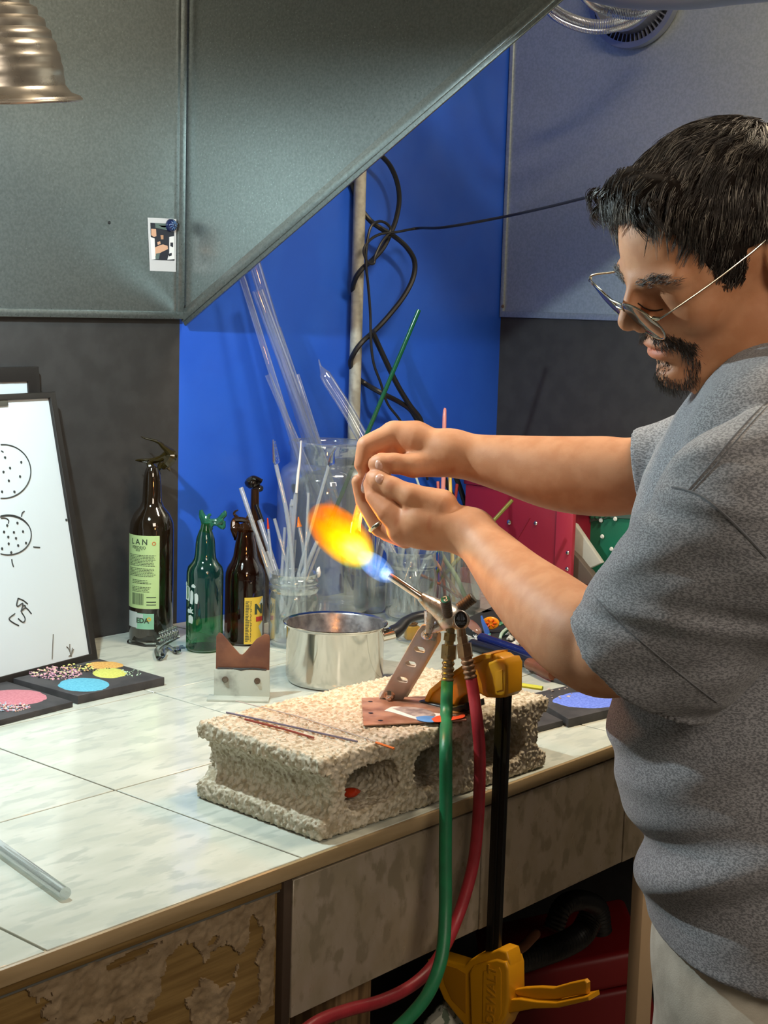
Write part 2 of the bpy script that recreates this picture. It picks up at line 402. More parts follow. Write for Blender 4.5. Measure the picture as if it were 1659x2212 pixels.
one('end_panel', box((1.722, 1.0115, ZF), (1.76, 1.030, -.171), .001), mat('beige_panel', lin('#b39a7c'), .7), bench)

# ---------------------------------------------------------------- galvanised hood
HB = .521
hood = thing('spark_hood', 'grey galvanised sheet metal hood with sloping side wing over the bench', 'hood', (X0, YB, HB))
one('back_panel', box((-.6, YB-.006, HB+.012), (1.684, YB-.002, ZC)), M_galv, hood)
one('bottom_lip', box((-.6, YB-.014, HB), (1.6995, YB-.001, HB+.0125), .0012), M_galv, hood)
one('seam_flange', box((1.683, YB-.012, HB+.006), (1.6975, YB-.001, ZC), .0015), M_galv, hood)
yt = 1.937-(ZC-HB)/.607
pl = [(1.937, HB), (1.937, ZC), (yt, ZC)]
one('side_wing', shape2d([pl], .0016, M=frm(V(X0, 0, 0), V(0, 1, 0), V(0, 0, 1), V(1, 0, 0))), M_galv, hood)
d_ = unit((0, yt-1.937, ZC-HB)); n_ = V(0, d_[2], -d_[1])
if n_[2] < 0: n_ = -n_
a_ = V(X0-.003, 1.937, HB)
M_ = frm(a_, d_, V(1, 0, 0), np.cross(d_, V(1, 0, 0)))
one('wing_lip', box((0, -.0035, -.006), (2.1, .0065, .006), .0012, M=M_), M_galv, hood)
one('wing_hem', box((0, -.001, -.013), (2.1, .003, .013) , .0008, M=M_), M_galv, hood)
one('rivet', lathe([(0, .0015), (.0022, .0015), (.003, 0)], 12, frm(at_x(400, 663, X0-.001), V(0, 1, 0), V(0, 0, 1), V(-1, 0, 0))), M_blackpl, hood)
M_dent = M_galv
# dented reflection spot: a shallow stamped dimple near the fold of the wing
rp = thing('galvanised_wall_sheet', 'grey galvanised sheet on right wall behind the man', 'metal sheet', (XR, 1.2, .536))
one('sheet', box((XR-.005, .2, .548), (XR-.001, YB-.010, ZC)), M_galv2, rp)
one('bottom_lip', box((XR-.010, .2, .536), (XR-.001, YB-.004, .5485), .001), M_galv2, rp)
one('corner_flange', box((XR-.009, YB-.012, .536), (XR-.001, YB-.003, ZC), .001), M_galv2, rp)
one('rivet', lathe([(0, .002), (.003, .0018), (.004, 0)], 12, frm(at_x(1086, 662, XR-.009), V(0, 1, 0), V(0, 0, 1), V(-1, 0, 0))), mat('rust_spot', lin('#6b5a50'), .7), rp)

# ---------------------------------------------------------------- pipe and cables
o = one('electrical_conduit', tube([(2.118, 1.925, .0), (2.118, 1.925, 1.0), (2.117, 1.925, ZC)], .0115, 16), mat('painted_conduit', lin('#a9a79b'), .5, col2=lin('#97958a'), nscale=90, bump=.3, bscale=300, bdist=.0006))
tag(o, 'pale grey vertical conduit pipe running up the blue wall', 'pipe')
def zc(L, y): return [at_y(500+a/3.352, 320+b/3.352, y+(0 if len(q) == 0 else q[0])) for a, b, *q in L]
F, K = .0, .030
c1 = zc([(1020, 0), (1080, 50), (1150, 130), (1200, 250), (1215, 380), (1190, 520), (1150, 620), (1100, 720), (1030, 800), (950, 870, -.01), (900, 940, 0), (880, 1030, .024), (930, 1110, .034)], 1.905)
tag(one('black_cable', tube(crv(c1), .0047, 8), M_rubber), 'thick black cable curving from the hood edge round the conduit', 'cable', 'black cables on the blue wall')
c2 = zc([(830, 160, .03), (870, 260, .034), (930, 420, .034), (1000, 520, .02), (1080, 580), (1180, 640), (1270, 720), (1325, 820), (1315, 940), (1250, 1070), (1150, 1200), (1050, 1310), (950, 1400, -.01), (890, 1480), (862, 1560, .02), (900, 1650, .034), (960, 1700, .034), (1080, 1770), (1200, 1830), (1290, 1890), (1345, 1970), (1400, 2060), (1500, 2300), (1600, 2520)], 1.903)
tag(one('black_cable', tube(crv(c2), .0050, 8), M_rubber), 'thick black cable making a wide loop right of the conduit', 'cable', 'black cables on the blue wall')
c3 = zc([(1020, 1330), (1075, 1450), (1140, 1590), (1210, 1730), (1290, 1860), (1360, 1950), (1400, 2040), (1560, 2250), (1640, 2420), (1700, 2600)], 1.896)
tag(one('black_cable', tube(crv(c3), .0052, 8), M_rubber), 'thick black cable running down behind the raised hand', 'cable', 'black cables on the blue wall')
c4 = [at_d(1480, 385, 2.2), at_d(1380, 402, 2.3), at_d(1290, 421, 2.42), at_d(1180, 448, 2.55), at_d(1080, 470, 2.66), at_d(960, 491, 2.74)]+zc([(1350, 580), (1200, 607), (1080, 622), (1000, 668), (958, 740), (985, 825), (1030, 835), (1042, 780), (1090, 680), (1150, 600), (1130, 552), (1070, 530), (1010, 570), (980, 700), (975, 850), (990, 1000), (1005, 1200), (1010, 1400), (1030, 1560), (1080, 1700), (1130, 1850), (1220, 1970), (1330, 2150), (1420, 2400)], 1.886)
tag(one('thin_black_wire', tube(crv(c4), .0026, 8), M_rubber), 'thin black wire stretched from the knot at the conduit to behind the head', 'wire')

# ---------------------------------------------------------------- ducts in the upper right corner
M_flex = mat('aluminium_flex_duct', (.50, .53, .60), .25, .85, bump=.5, bscale=120, bdist=.001)
M_duct = mat('duct_metal', (.30, .33, .42), .35, .8)
dr = thing('duct_collar', 'slatted round duct collar on the upper right metal sheet', 'duct', at_x(1368, -12, XR-.02))
cc = at_x(1368, -12, XR-.02); Mc = frm(cc, V(0, -1, 0), V(0, 0, 1), V(-1, 0, 0))
one('rim', lathe([(.089, -.012), (.100, -.012), (.102, -.004), (.100, .004), (.089, .004)], 64, Mc), M_duct, dr)
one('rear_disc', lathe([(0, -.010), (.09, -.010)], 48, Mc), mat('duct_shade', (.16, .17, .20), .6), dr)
fm = MB().add(box((.074, -.0010, -.009), (.092, .0010, .003)))
fin = fm.mesh('fin', M_duct)
for k in range(56):
    a = 2*math.pi*k/56; Mf = Mc@np.array([[math.cos(a), -math.sin(a), 0, 0], [math.sin(a), math.cos(a), 0, 0], [0, 0, 1, 0], [0, 0, 0, 1.]])
    q = link('fin', fin, dr); q.matrix_parent_inverse = Matrix.Translation(-Vector(dr.location)); q.matrix_basis = Matrix(Mf.tolist())
one('sleeve', lathe([(.074, -.01), (.074, .03), (.070, .03)], 40, Mc), M_duct, dr)
def flexduct(name, P, r, label):
    c = crv(P, 14); s = np.linspace(0, 1, len(c)*3); i = s*(len(c)-1); i0 = np.clip(i.astype(int), 0, len(c)-2); t = (i-i0)[:, None]; c = c[i0]*(1-t)+c[i0+1]*t
    rr = r*(1+.06*np.cos(np.arange(len(c))*math.pi)); return tag(one(name, tube(c, rr, 14), M_flex), label, 'duct')
flexduct('flexible_duct', [at_d(1120, -70, 2.75), at_d(1178, 2, 2.72), at_d(1230, 38, 2.7), at_d(1295, 52, 2.68), at_d(1370, 30, 2.68), at_d(1440, -30, 2.7)], .0085, 'lower bright flexible metal hose under the ceiling corner')
flexduct('flexible_duct', [at_d(1225, -60, 2.65), at_d(1270, 0, 2.62), at_d(1315, 24, 2.6), at_d(1385, 30, 2.6), at_d(1450, -10, 2.6)], .0085, 'upper bright flexible metal hose under the ceiling corner')
flexduct('flexible_duct', [at_d(1150, -50, 2.8), at_d(1185, 25, 2.8), at_d(1245, 60, 2.78), at_d(1310, 66, 2.76), at_d(1380, 40, 2.76), at_d(1430, -20, 2.76)], .0060, 'dim outermost flexible metal hose hanging below the other two')
o = one('round_duct', tube(crv([at_d(1200, -110, 2.45), at_d(1340, -70, 2.45), at_d(1480, -65, 2.42), at_d(1600, -78, 2.38), at_d(1760, -95, 2.3)], 8), .061, 32), mat('blue_grey_duct', (.30, .34, .45), .4, .6))
tag(o, 'large smooth grey duct pipe crossing the top right corner', 'duct')

# ---------------------------------------------------------------- clamp lamp
RC = RIM_AT
ax = unit(V(0, 0, -1)*.95 + unit(rt*V(1, 1, 0))*.05 + fh*.14)
Ml = dirframe(RC, -ax)                          # z of the frame points back into the reflector
lamp = thing('clamp_lamp', 'spun aluminium reflector lamp hanging at the upper left', 'lamp', RC)
M_alu = mat('spun_aluminium', (.60, .56, .50), .30, .85, bump=.2, bscale=30, bdist=.001, stretch=(1, 1, 1), rvar=.06)
prof = [(.112, -.002), (.1135, 0), (.112, .003), (.102, .007), (.097, .014)]
for k in range(9):
    z = .016+k*.0125; r = .096-.000*k - .0006*(k**2)*1.1; prof += [(r, z), (r+.0002, z+.004), (r-.0008, z+.0085)]
prof += [(.040, .133), (.027, .140), (.025, .165), (.0, .166)]
one('reflector', lathe(prof, 96, Ml), M_alu, lamp)
one('reflector_lining', lathe([(r-.0012, z) for r, z in prof[3:-4]]+[(.02, .130)], 96, Ml), mat('reflector_inside', (.75, .75, .73), .3, .6), lamp)
one('rim_bead', lathe([(.1125+.0022*math.cos(a), -.001+.0022*math.sin(a)) for a in np.linspace(0, 2*math.pi, 9)], 96, Ml), M_alu, lamp)
one('socket', lathe([(.0, .24), (.018, .24), (.022, .225), (.022, .165), (.0, .165)], 32, Ml), M_blackpl, lamp)
one('bulb', lathe([(0, .004), (.015, .008), (.026, .020), (.024, .04), (.014, .06), (.013, .09), (0, .09)], 28, Ml), mat('frosted_bulb', (.8, .8, .8), .3, emit=(.85, .97, 1), estr=6), lamp)
one('cord', tube(crv([ap(Ml, V(0, 0, .23))[0], ap(Ml, V(0, .0, .33))[0], V(1.0, 1.62, 1.25), V(1.0, 1.7, ZC)]), .0035, 8), M_rubber, lamp)

# ---------------------------------------------------------------- instant photo and magnet
p0 = at_y(318, 470, YB-.0065)
def hp(px, py, dy=0): return at_y(px, py, YB-.0070-dy)
def on_panel(P, dy): q = np.array([hp(a, b, dy) for a, b in P]); return q
def slab(P, y0, th):                            # thin card on the back panel from pixel outline
    q = on_panel(P, y0); r = on_panel(P, y0); r[:, 1] += th; n = len(q)
    f = [tuple(range(n)), tuple(range(n, 2*n))[::-1]]+[(i, i+n, (i+1) % n+n, (i+1) % n) for i in range(n)]; return np.concatenate([q, r]), f
photo = thing('instant_photo', 'white bordered instant photo held on the metal panel by a magnet', 'photo', hp(350, 587))
one('card', slab([(319, 470), (381, 473), (380, 587), (324, 585)], .0002, .0004), mat('photo_card', (.55, .55, .57), .35), photo, smooth=False)
ph = MB(); cols = [(.02, .02, .03), (.62, .36, .24), (.75, .75, .76), (.10, .14, .13), (.30, .42, .50), (.45, .25, .15)]
pm = [mat('print_ink', c, .3) for c in cols]
ph.add(slab([(325, 481), (376, 484), (377, 563), (328, 561)], .00065, .0004), 0)
for k, (P, c) in enumerate([([(335, 482), (376, 484), (376, 500), (350, 495), (336, 492)], 3), ([(327, 494), (337, 495), (338, 510), (333, 512), (327, 508)], 1), ([(325, 512), (334, 515), (336, 560), (328, 561), (326, 530)], 2),
    ([(334, 535), (345, 530), (352, 528), (362, 531), (363, 538), (348, 545), (335, 554), (328, 556), (328, 550)], 1), ([(347, 508), (353, 508), (353, 517), (348, 517)], 5), ([(340, 523), (346, 521), (347, 527), (341, 529)], 1),
    ([(366, 512), (376, 510), (377, 560), (362, 561), (366, 545)], 2), ([(368, 524), (374, 524), (374, 534), (368, 532)], 0), ([(364, 548), (371, 546), (371, 552), (365, 554)], 0), ([(343, 487), (372, 488), (368, 492), (350, 491)], 4), ([(337, 548), (346, 546), (343, 560), (336, 560)], 3)]):
    ph.add(slab(P, .00105+.0001*(k % 3), .0004), c)
ph.obj('print', pm, photo, smooth=False)
mc = at_y(370, 487, YB-.010); Mm = frm(mc, V(1, 0, 0), V(0, 0, 1), V(0, -1, 0))
mg = thing('glass_magnet', 'round dark blue swirled glass magnet on the photo corner', 'magnet', mc)
M_navy = mat('navy_glass', (.008, .015, .06), .08, coat=.6)
one('dome', lathe([(0, .009), (.004, .0085), (.008, .006), (.0105, .002), (.0105, -.002), (0, -.002)], 28, Mm), M_navy, mg)
M_swirl = mat('pale_blue_glass', (.10, .18, .34), .1)
for k in range(10):
    a = 2*math.pi*k/10+.2
    one('swirl', tube([ap(Mm, V(r*math.cos(a+t), r*math.sin(a+t), z))[0] for r, z, t in ((.003, .0093, 0), (.0055, .0083, .1), (.0082, .0062, .25))], .0006, 5), M_swirl, mg)
o = one('metal_chip', blob(at_y(236, 481, YB-.0065), .003, 6, .4, 2), M_blackpl); tag(o, 'tiny black speck stuck on the left metal panel', 'speck')
# ---------------------------------------------------------------- whiteboards
M_wb = mat('whiteboard_enamel', (.58, .65, .69), .12, col2=(.56, .63, .67), nscale=5)
M_frame = mat('black_board_frame', (.016, .014, .013), .4, bump=.2, bscale=200)
M_ink = mat('black_marker', (.03, .035, .035), .6)
A_ = at_z(205, 1430, 0.); B_ = at_z(0, 1484, 0.); C_ = at_x(112, 848, A_[0]); C_[1] = min(C_[1], 1.926)
ux = unit(A_-B_); ux = unit(V(ux[0], ux[1], 0)); uz = unit(C_-A_); uz = unit(uz-ux*np.dot(uz, ux)); un = np.cross(ux, uz)  # normal towards the room
if un[1] > 0: un = -un
WBM = frm(A_, ux, uz, un)
def wbl(px, py, o=A_):                           # pixel -> board coordinates (x to the right, y up)
    p = at_pl(px, py, o, un)-o; return (p@ux, p@uz)
wb = thing('whiteboard', 'black framed whiteboard with dotted circle drawings leaning on the wall', 'whiteboard', A_)
tr = wbl(112, 848); br = wbl(204, 1428); tr_i = wbl(102, 861); br_i = wbl(190, 1413)
Wb = .62; ht = tr[1]; fw_ = .0085
x1 = 0.; x1t = tr[0]
out = [(-Wb, 0), (x1, 0), (x1t, ht), (-Wb, ht)]; inn = [(-Wb+.01, br_i[1]), (br_i[0], br_i[1]), (tr_i[0], tr_i[1]), (-Wb+.01, tr_i[1])]
one('frame', shape2d([out, inn], .016, .0012, WBM), M_frame, wb)
pn = [(-Wb+.008, br_i[1]-.002), (br_i[0]+.002, br_i[1]-.002), (tr_i[0]+.002, tr_i[1]+.002), (-Wb+.008, tr_i[1]+.002)]
one('panel', shape2d([pn], .008, 0, WBM@T((0, 0, -.002))), M_wb, wb)
Mk = WBM@T((0, 0, .0026))
def stroke(P, wd=.0011, zoomed=None):
    if zoomed: P = [(a/2.633, 780+b/2.633) for a, b in P]
    c = crv([(*wbl(a, b), 0) for a, b in P], 6) if len(P) > 2 else np.array([(*wbl(a, b), 0) for a, b in P])
    return tube(ap(Mk, c), wd, 6, sq=.9)
ink = MB()
def ring(cx, cy, rx, ry, a0=0, a1=6.4, n=40): return [(cx+rx*math.cos(t), cy-ry*math.sin(t)) for t in np.linspace(a0, a1, n)]
ink.add(stroke([p for p in ring(4, 1019, 60, 58, -1.65, 1.65, 16)], .0010)); ink.add(stroke(ring(15, 1156, 50, 43, -1.9, 1.9, 16), .0010)); ink.add(stroke(ring(14, 1158, 52, 43, .2, 1.9, 10), .0008))
for P in ([(115, 885), (120, 865), (132, 856)], [(183, 1058), (220, 1061)], [(60, 1128), (63, 1150), (70, 1172)], [(0, 512), (12, 520)], [(0, 895), (25, 895), (42, 908), (40, 925)],
          [(100, 1505), (70, 1490), (45, 1466), (78, 1437)], [(96, 1465), (118, 1484), (132, 1482), (135, 1462), (116, 1430)], [(96, 1350), (125, 1362), (150, 1382)], [(96, 1350), (88, 1385), (95, 1395), (122, 1378), (120, 1400), (112, 1425)], [(112, 1425), (140, 1405), (172, 1438)], [(120, 1398), (133, 1390), (140, 1405)]):
    ink.add(stroke(P, .0010, 1))
ink.obj('marker_lines', M_ink, wb)['kind'] = 'stuff'
dots = MB()
for x, y in ((22, 550), (50, 610), (13, 632), (107, 658), (43, 682), (75, 745), (5, 745), (114, 577), (34, 936), (92, 922), (72, 975), (124, 971), (40, 1002), (84, 1009), (141, 1036), (96, 1050), (57, 1090), (42, 1040), (5, 1068), (16, 973), (370, 905)):
    c = ap(Mk, V(*wbl(x/2.633, 780+y/2.633), 0))[0]; dots.add(lathe([(0, .0006), (.0019, .0005), (.0021, 0)], 8, frm(c, ux, uz, un)))
dots.obj('marker_dots', M_ink, wb)['kind'] = 'stuff'
M_brush = mat('dried_brush_mark', (.14, .13, .11), .8)
br_ = MB()
for P in ([(296, 1555), (293, 1620), (290, 1695)], [(400, 1680), (385, 1640), (372, 1625)], [(395, 1680), (390, 1630), (390, 1610)], [(398, 1675), (402, 1650), (405, 1632)], [(385, 1680), (400, 1665), (412, 1640)]): br_.add(stroke(P, .0008, 1))
br_.obj('brush_marks', M_brush, wb)
one('hanger_clip', shape2d([[wbl(-8, 862), wbl(11, 861), wbl(13, 877), wbl(-8, 879)]], .003, .0004, WBM@T((0, 0, .004))), mat('clip_metal', (.16, .16, .14), .35, .8), wb)
# second board behind
o2 = V(A_[0], 1.934, .3)
def w2(px, py): p = at_y(px, py, 1.931); return (p[0], p[2])
P2 = [w2(-160, 797), w2(80, 792), w2(88, 850), w2(-160, 1040)]; I2 = [w2(-160, 826), w2(57, 823), w2(60, 900), w2(-150, 1000)]
wb2 = thing('rear_whiteboard', 'second whiteboard behind, only its top strip showing', 'whiteboard', (A_[0]-.1, 1.93, 0))
tr2 = w2(80, 792); ti = w2(57, 824); M2 = frm(V(0, 1.931, 0), V(1, 0, 0), V(0, 0, 1), V(0, -1, 0))
one('frame', shape2d([[(tr2[0]-.6, .0), (tr2[0]+.03, .0), tr2, (tr2[0]-.6, tr2[1])], [(tr2[0]-.58, .02), (ti[0]+.03, .02), ti, (tr2[0]-.58, ti[1])]], .010, .001, M2), M_frame, wb2)
one('panel', shape2d([[(tr2[0]-.59, .01), (ti[0]+.033, .01), (ti[0]+.002, ti[1]+.002), (tr2[0]-.59, ti[1]+.002)]], .004, 0, M2@T((0, 0, -.001))), M_wb, wb2)

# ---------------------------------------------------------------- black graphite slates with coloured powder
M_slate = mat('graphite_slate', (.030, .029, .032), .62, col2=(.050, .047, .050), nscale=35, bump=.25, bscale=300, bdist=.0005)
def slate(name, P, z0, th, label):
    q = [at_z(a, b, z0+th)[:2] for a, b in P]; cx = np.mean(q, 0); 
    o = one(name, shape2d([[(a-cx[0], b-cx[1]) for a, b in q]], th, .0008), M_slate, None, T((cx[0], cx[1], z0+th/2))); return tag(o, label, 'slate', None)
slate('graphite_slate', [(29, 1465), (168, 1503), (355, 1463), (215, 1423)], .0, .012, 'black slate carrying blue, yellow and orange powder')
slate('graphite_slate', [(-170, 1510), (-20, 1560), (157, 1515), (10, 1470)], .0, .008, 'black slate carrying the pink powder at the left edge')
def powder(name, cx, cy, rx, ry, z, m, h, label, seed, rot=0):
    c = at_z(cx, cy, z); ex = at_z(cx+rx, cy, z)-c; ey = at_z(cx, cy+ry, z)-c; v = [(0, 0, h)]; K = [.3, .55, .75, .9, 1.0]; n = 44
    for k in K:
        for j in range(n):
            a = 2*math.pi*j/n; rr = k*(1+.07*mnoise.noise(Vector((math.cos(a)*2, math.sin(a)*2, seed)))+.05*k*mnoise.noise(Vector((math.cos(a)*7, math.sin(a)*7, seed))))
            zz = h*(1-k**3)+.0006*mnoise.noise(Vector((k*9, a*3, seed)))*(k < 1); v.append((*(ex*rr*math.cos(a)+ey*rr*math.sin(a))[:2], max(zz, .0)))
    f = [(0, 1+j, 1+(j+1) % n) for j in range(n)]
    for i in range(len(K)-1):
        for j in range(n): a = 1+i*n+j; b = 1+i*n+(j+1) % n; f.append((a, a+n, b+n, b))
    o = one(name, (np.array(v), f), m, None, T((c[0], c[1], z+.0001)), sharp=80); return tag(o, label, 'powder')
def pmat(n, c, c2): return mat(n, c, .9, col2=c2, nscale=300, bump=.6, bscale=700, bdist=.0008)
powder('blue_powder', 181, 1479, 55, 15, .012, pmat('sky_blue_frit', lin('#62adc4'), lin('#519db8')), .0022, 'round patch of sky blue powder on the left slate', 1)
powder('yellow_powder', 237, 1454, 37, 11, .012, pmat('yellow_frit', lin('#c3c668'), lin('#b5b758')), .0022, 'round patch of pale yellow powder on the left slate', 2)
powder('orange_powder', 226, 1437, 40, 8, .012, pmat('orange_frit', lin('#cba35c'), lin('#bb8d4c')), .0018, 'patch of orange powder behind the yellow one', 3)
powder('pink_powder', 35, 1506, 66, 17, .008, pmat('pink_frit', lin('#bd7a83'), lin('#b16b76')), .0026, 'large patch of pink powder on the leftmost slate', 4)
powder('blue_powder', 1275, 1512, 80, 18, .012, pmat('periwinkle_frit', lin('#6f86dd'), lin('#5a70cc')), .0020, 'periwinkle blue powder on the slate below the elbow', 6)
def crumbs(name, cx, cy, rx, ry, z, cols, n, label, size=.0022):
    b = MB(); ms = [mat('crumb', c, .8) for c in cols]
    for _ in range(n):
        a = random.uniform(0, 6.28); r = math.sqrt(random.random()); p = at_z(cx+rx*r*math.cos(a), cy+ry*r*math.sin(a), z)
        s = size*random.uniform(.4, 1); b.add(blob(p+V(0, 0, s*.4), s, 6, .4, random.random()*9, 1, 1, .6), random.randrange(len(ms)))
    return tag(b.obj(name, ms), label, 'crumbs', None, 'stuff')
crumbs('coloured_crumbs', 120, 1455, 58, 14, .012, [lin('#c99aa8'), lin('#b98ca4'), lin('#1c1a22'), lin('#d5cfa0'), lin('#d9a3ad')], 330, 'loose pink and black crumbs on the slate with blue powder')
crumbs('coloured_crumbs', 185, 1443, 55, 9, .012, [lin('#c9cc7a'), lin('#16161a'), lin('#d4b07a')], 150, 'yellowish crumbs along the back of the left slate')
crumbs('pale_crumbs', 275, 1455, 30, 9, .012, [lin('#b9d6b4'), lin('#9db8a8')], 40, 'sparse pale green crumbs right of the yellow powder', .0016)
crumbs('coloured_crumbs', 20, 1528, 45, 10, .008, [lin('#c9a0aa'), lin('#9fb7cc'), lin('#d7b09a'), lin('#c47782')], 200, 'pink and blue crumbs in front of the pink powder', .002)
crumbs('pale_crumbs', 1215, 1497, 35, 14, .012, [lin('#b9a7a0'), lin('#8c8078')], 14, 'few pale crumbs on the right slate', .003)
slate('graphite_slate', [(1140, 1500), (1228, 1553), (1420, 1508), (1310, 1462)], .0, .012, 'black slate under the elbow with periwinkle powder')
slate('graphite_slate', [(1080, 1540), (1130, 1578), (1216, 1556), (1160, 1528)], .0, .008, 'small black slate behind the right end of the block')
slate('graphite_slate', [(1190, 1464), (1320, 1500), (1420, 1470), (1290, 1438)], .0, .006, 'black slate half hidden behind the forearm')

# ---------------------------------------------------------------- bottles
def glassy(name, col, tr=.0, rough=.05, mixd=None):
    return mat(name, col, rough, spec=.9, trans=tr, ior=1.5, coat=.3)
M_wine = glassy('dark_wine_glass', (.010, .006, .003), 0)
M_amber = thin_glass('amber_glass', (.30, .085, .022), .55, .05, .35, .06, (.06, .02, .01))
M_green = thin_glass('green_glass', (.16, .52, .28), .55, .05, .35, .05, (.03, .15, .08))
def wrap(vf, base, R, ang0, z0):                 # lay flat (x,y) artwork on an upright cylinder of radius R; ang0 = direction of x = 0 from the view axis
    v, f = vf; a = ang0+v[:, 0]/R; rr = R+v[:, 2]
    x = rr*np.sin(a); z = rr*np.cos(a); M = stand(base); return ap(M, np.stack([x, z0+v[:, 1], z], 1)), f
def strip(x0, x1, y0, y1, t=0, n=10):
    xs_ = np.linspace(x0, x1, n); v = [(x, y, t) for x in xs_ for y in (y0, y1)]; return np.array(v), [(2*i, 2*i+2, 2*i+3, 2*i+1) for i in range(n-1)]
# wine bottle
b0 = at_z(326, 1384); sc = FPX/proj(b0)[2]
wine = thing('wine_bottle', 'dark wine bottle with pulled glass top and pale green back label', 'bottle', b0)
zz = lambda y, by=1384: (by-y)/sc
R = 47/sc
one('body', lathe([(0, .0), (R-.003, 0), (R, .004), (R, zz(1140)), (R*.97, zz(1125)), (R*.80, zz(1106)), (R*.55, zz(1092)), (R*.44, zz(1080)), (R*.40, zz(1040)), (R*.38, zz(1030)), (R*.34, zz(1018)), (R*.25, zz(1008)), (0, zz(1004))], 48, T(b0)), M_wine, wine)
dw = proj(b0)[2]
def wt(L, r, dd=0.): return tube(crv([at_d(240+a/3.606, 920+b/3.606, dw+dd) for a, b in L], 6), r if np.isscalar(r) else np.interp(np.linspace(0, 1, (len(L)-1)*6+1), np.linspace(0, 1, len(r)), r), 8)
tp = MB()
tp.add(wt([(340, 390), (310, 330), (300, 290), (330, 268), (380, 262), (430, 240)], [.009, .006, .004, .003, .004, .006]))
tp.add(wt([(350, 380), (345, 340), (300, 300), (290, 275)], [.008, .006, .005, .003], .004))
tp.add(wt([(190, 268), (230, 265), (310, 262), (380, 245), (430, 220)], [.0010, .0018, .0022, .003, .006]))
tp.add(wt([(190, 268), (240, 278), (330, 285), (390, 262)], [.0010, .0015, .0018, .003], .003))
tp.add(wt([(235, 82), (270, 98), (320, 110), (370, 128), (405, 160), (440, 190), (465, 215), (470, 240), (430, 300), (395, 330)], [.001, .0016, .002, .003, .0042, .006, .0085, .0095, .008, .003]))
tp.add(wt([(420, 280), (440, 320), (462, 352)], [.007, .004, .001]))
tp.add(wt([(400, 290), (375, 330), (355, 348)], [.006, .004, .001]))
tp.add(wt([(470, 200), (500, 230), (490, 280)], [.002, .004, .001]))
tp.obj('pulled_glass_top', mat('olive_black_glass', (.020, .014, .003), .06, coat=.5), wine)
def lab(x0, x1, y0, y1): return (x0-326)/sc, (x1-326)/sc, zz(y1), zz(y0)
M_lg = mat('label_paper', lin('#a9c387'), .6); M_lg2 = mat('label_paper_mint', lin('#7fb396'), .6); M_lw = mat('torn_label_white', lin('#aeb9b6'), .7); M_dk = mat('label_ink', (.03, .05, .03), .7); M_yl = mat('label_paper_yellow', lin('#c7a93c'), .6); M_rd = mat('label_ink_red', (.35, .03, .02), .6)
def arc(px, hw=47): return math.asin(max(-1, min(1, (px-326)/hw)))*R
bd = lambda a, b, c, d, t=.0003, n=10: wrap(strip(a, b, zz(d), zz(c), t, n), b0, R, 0, 0)
lb = MB().add(bd(arc(275), arc(349), 1148, 1305, .0003, 16)); lb.obj('back_label', M_lg, wine)
k = MB()
def wtext(s, px, py, size, bold=0, a=None):
    v, f = text_vf(s, size, .0001, bold); v[:, 0] += arc(px) if a is None else a; return wrap((v, f), b0, R+.0006, 0, zz(py))
k.add(wtext('L A N', 305, 1162, .0125, .0002)); k.add(wtext('VERDEJO', 304, 1174, .0068)); k.add(wtext('2023', 303, 1180, .0045))
random.seed(3)
for row in range(21):
    y = 1190+row*3.2+(3 if row > 7 else 0)+(6 if row > 13 else 0)+(5 if row > 16 else 0)
    if y > 1268: break
    x = arc(285+(0 if row < 14 else 6)); xe = arc(343-random.uniform(0, 8)-(10 if row > 13 else 0))
    while x < xe:
        l = random.uniform(.0015, .005); k.add(wrap(strip(x, min(x+l, xe), zz(y+.6), zz(y-.6), 0, 3), b0, R+.0006, 0, 0)); x += l+.0008
x = arc(291)
while x < arc(317): 
    l = random.choice((.0004, .0007, .0011)); k.add(wrap(strip(x, x+l, zz(1297), zz(1272), 0, 2), b0, R+.0006, 0, 0)); x += l+.0008
for y in (1280, 1290, 1296): k.add(wrap(strip(arc(323), arc(343), zz(y+1), zz(y-1), 0, 3), b0, R+.0006, 0, 0))
k.obj('label_print', M_dk, wine)
kk = MB().add(wrap((lambda q: (q[0]+V(arc(338), 0, 0), q[1]))(shape2d([circ(0, 0, .0032, 16), circ(0, 0, .0020, 16)], .0001)), b0, R+.0008, 0, zz(1164))); kk.obj('label_seal', mat('label_ink_orange', (.5, .16, .04), .6), wine)
MB().add(bd(arc(300), arc(339), 1315, 1349, .0004)).obj('lower_label', M_lg2, wine)
MB().add(bd(arc(283), arc(303), 1313, 1347, .0006)).add(bd(arc(300), arc(316), 1316, 1326, .0006)).obj('torn_label', M_lw, wine)
k = MB().add(wtext('EDA', 314, 1331, .0115, .0004)); k.obj('lower_label_print', M_dk, wine)
one('lower_label_dot', wrap((lambda q: (q[0]+V(arc(329), 0, 0), q[1]))(shape2d([circ(0, 0, .0034, 16), circ(0, 0, .0016, 16)], .0001)), b0, R+.0008, 0, zz(1327)), M_yl, wine)

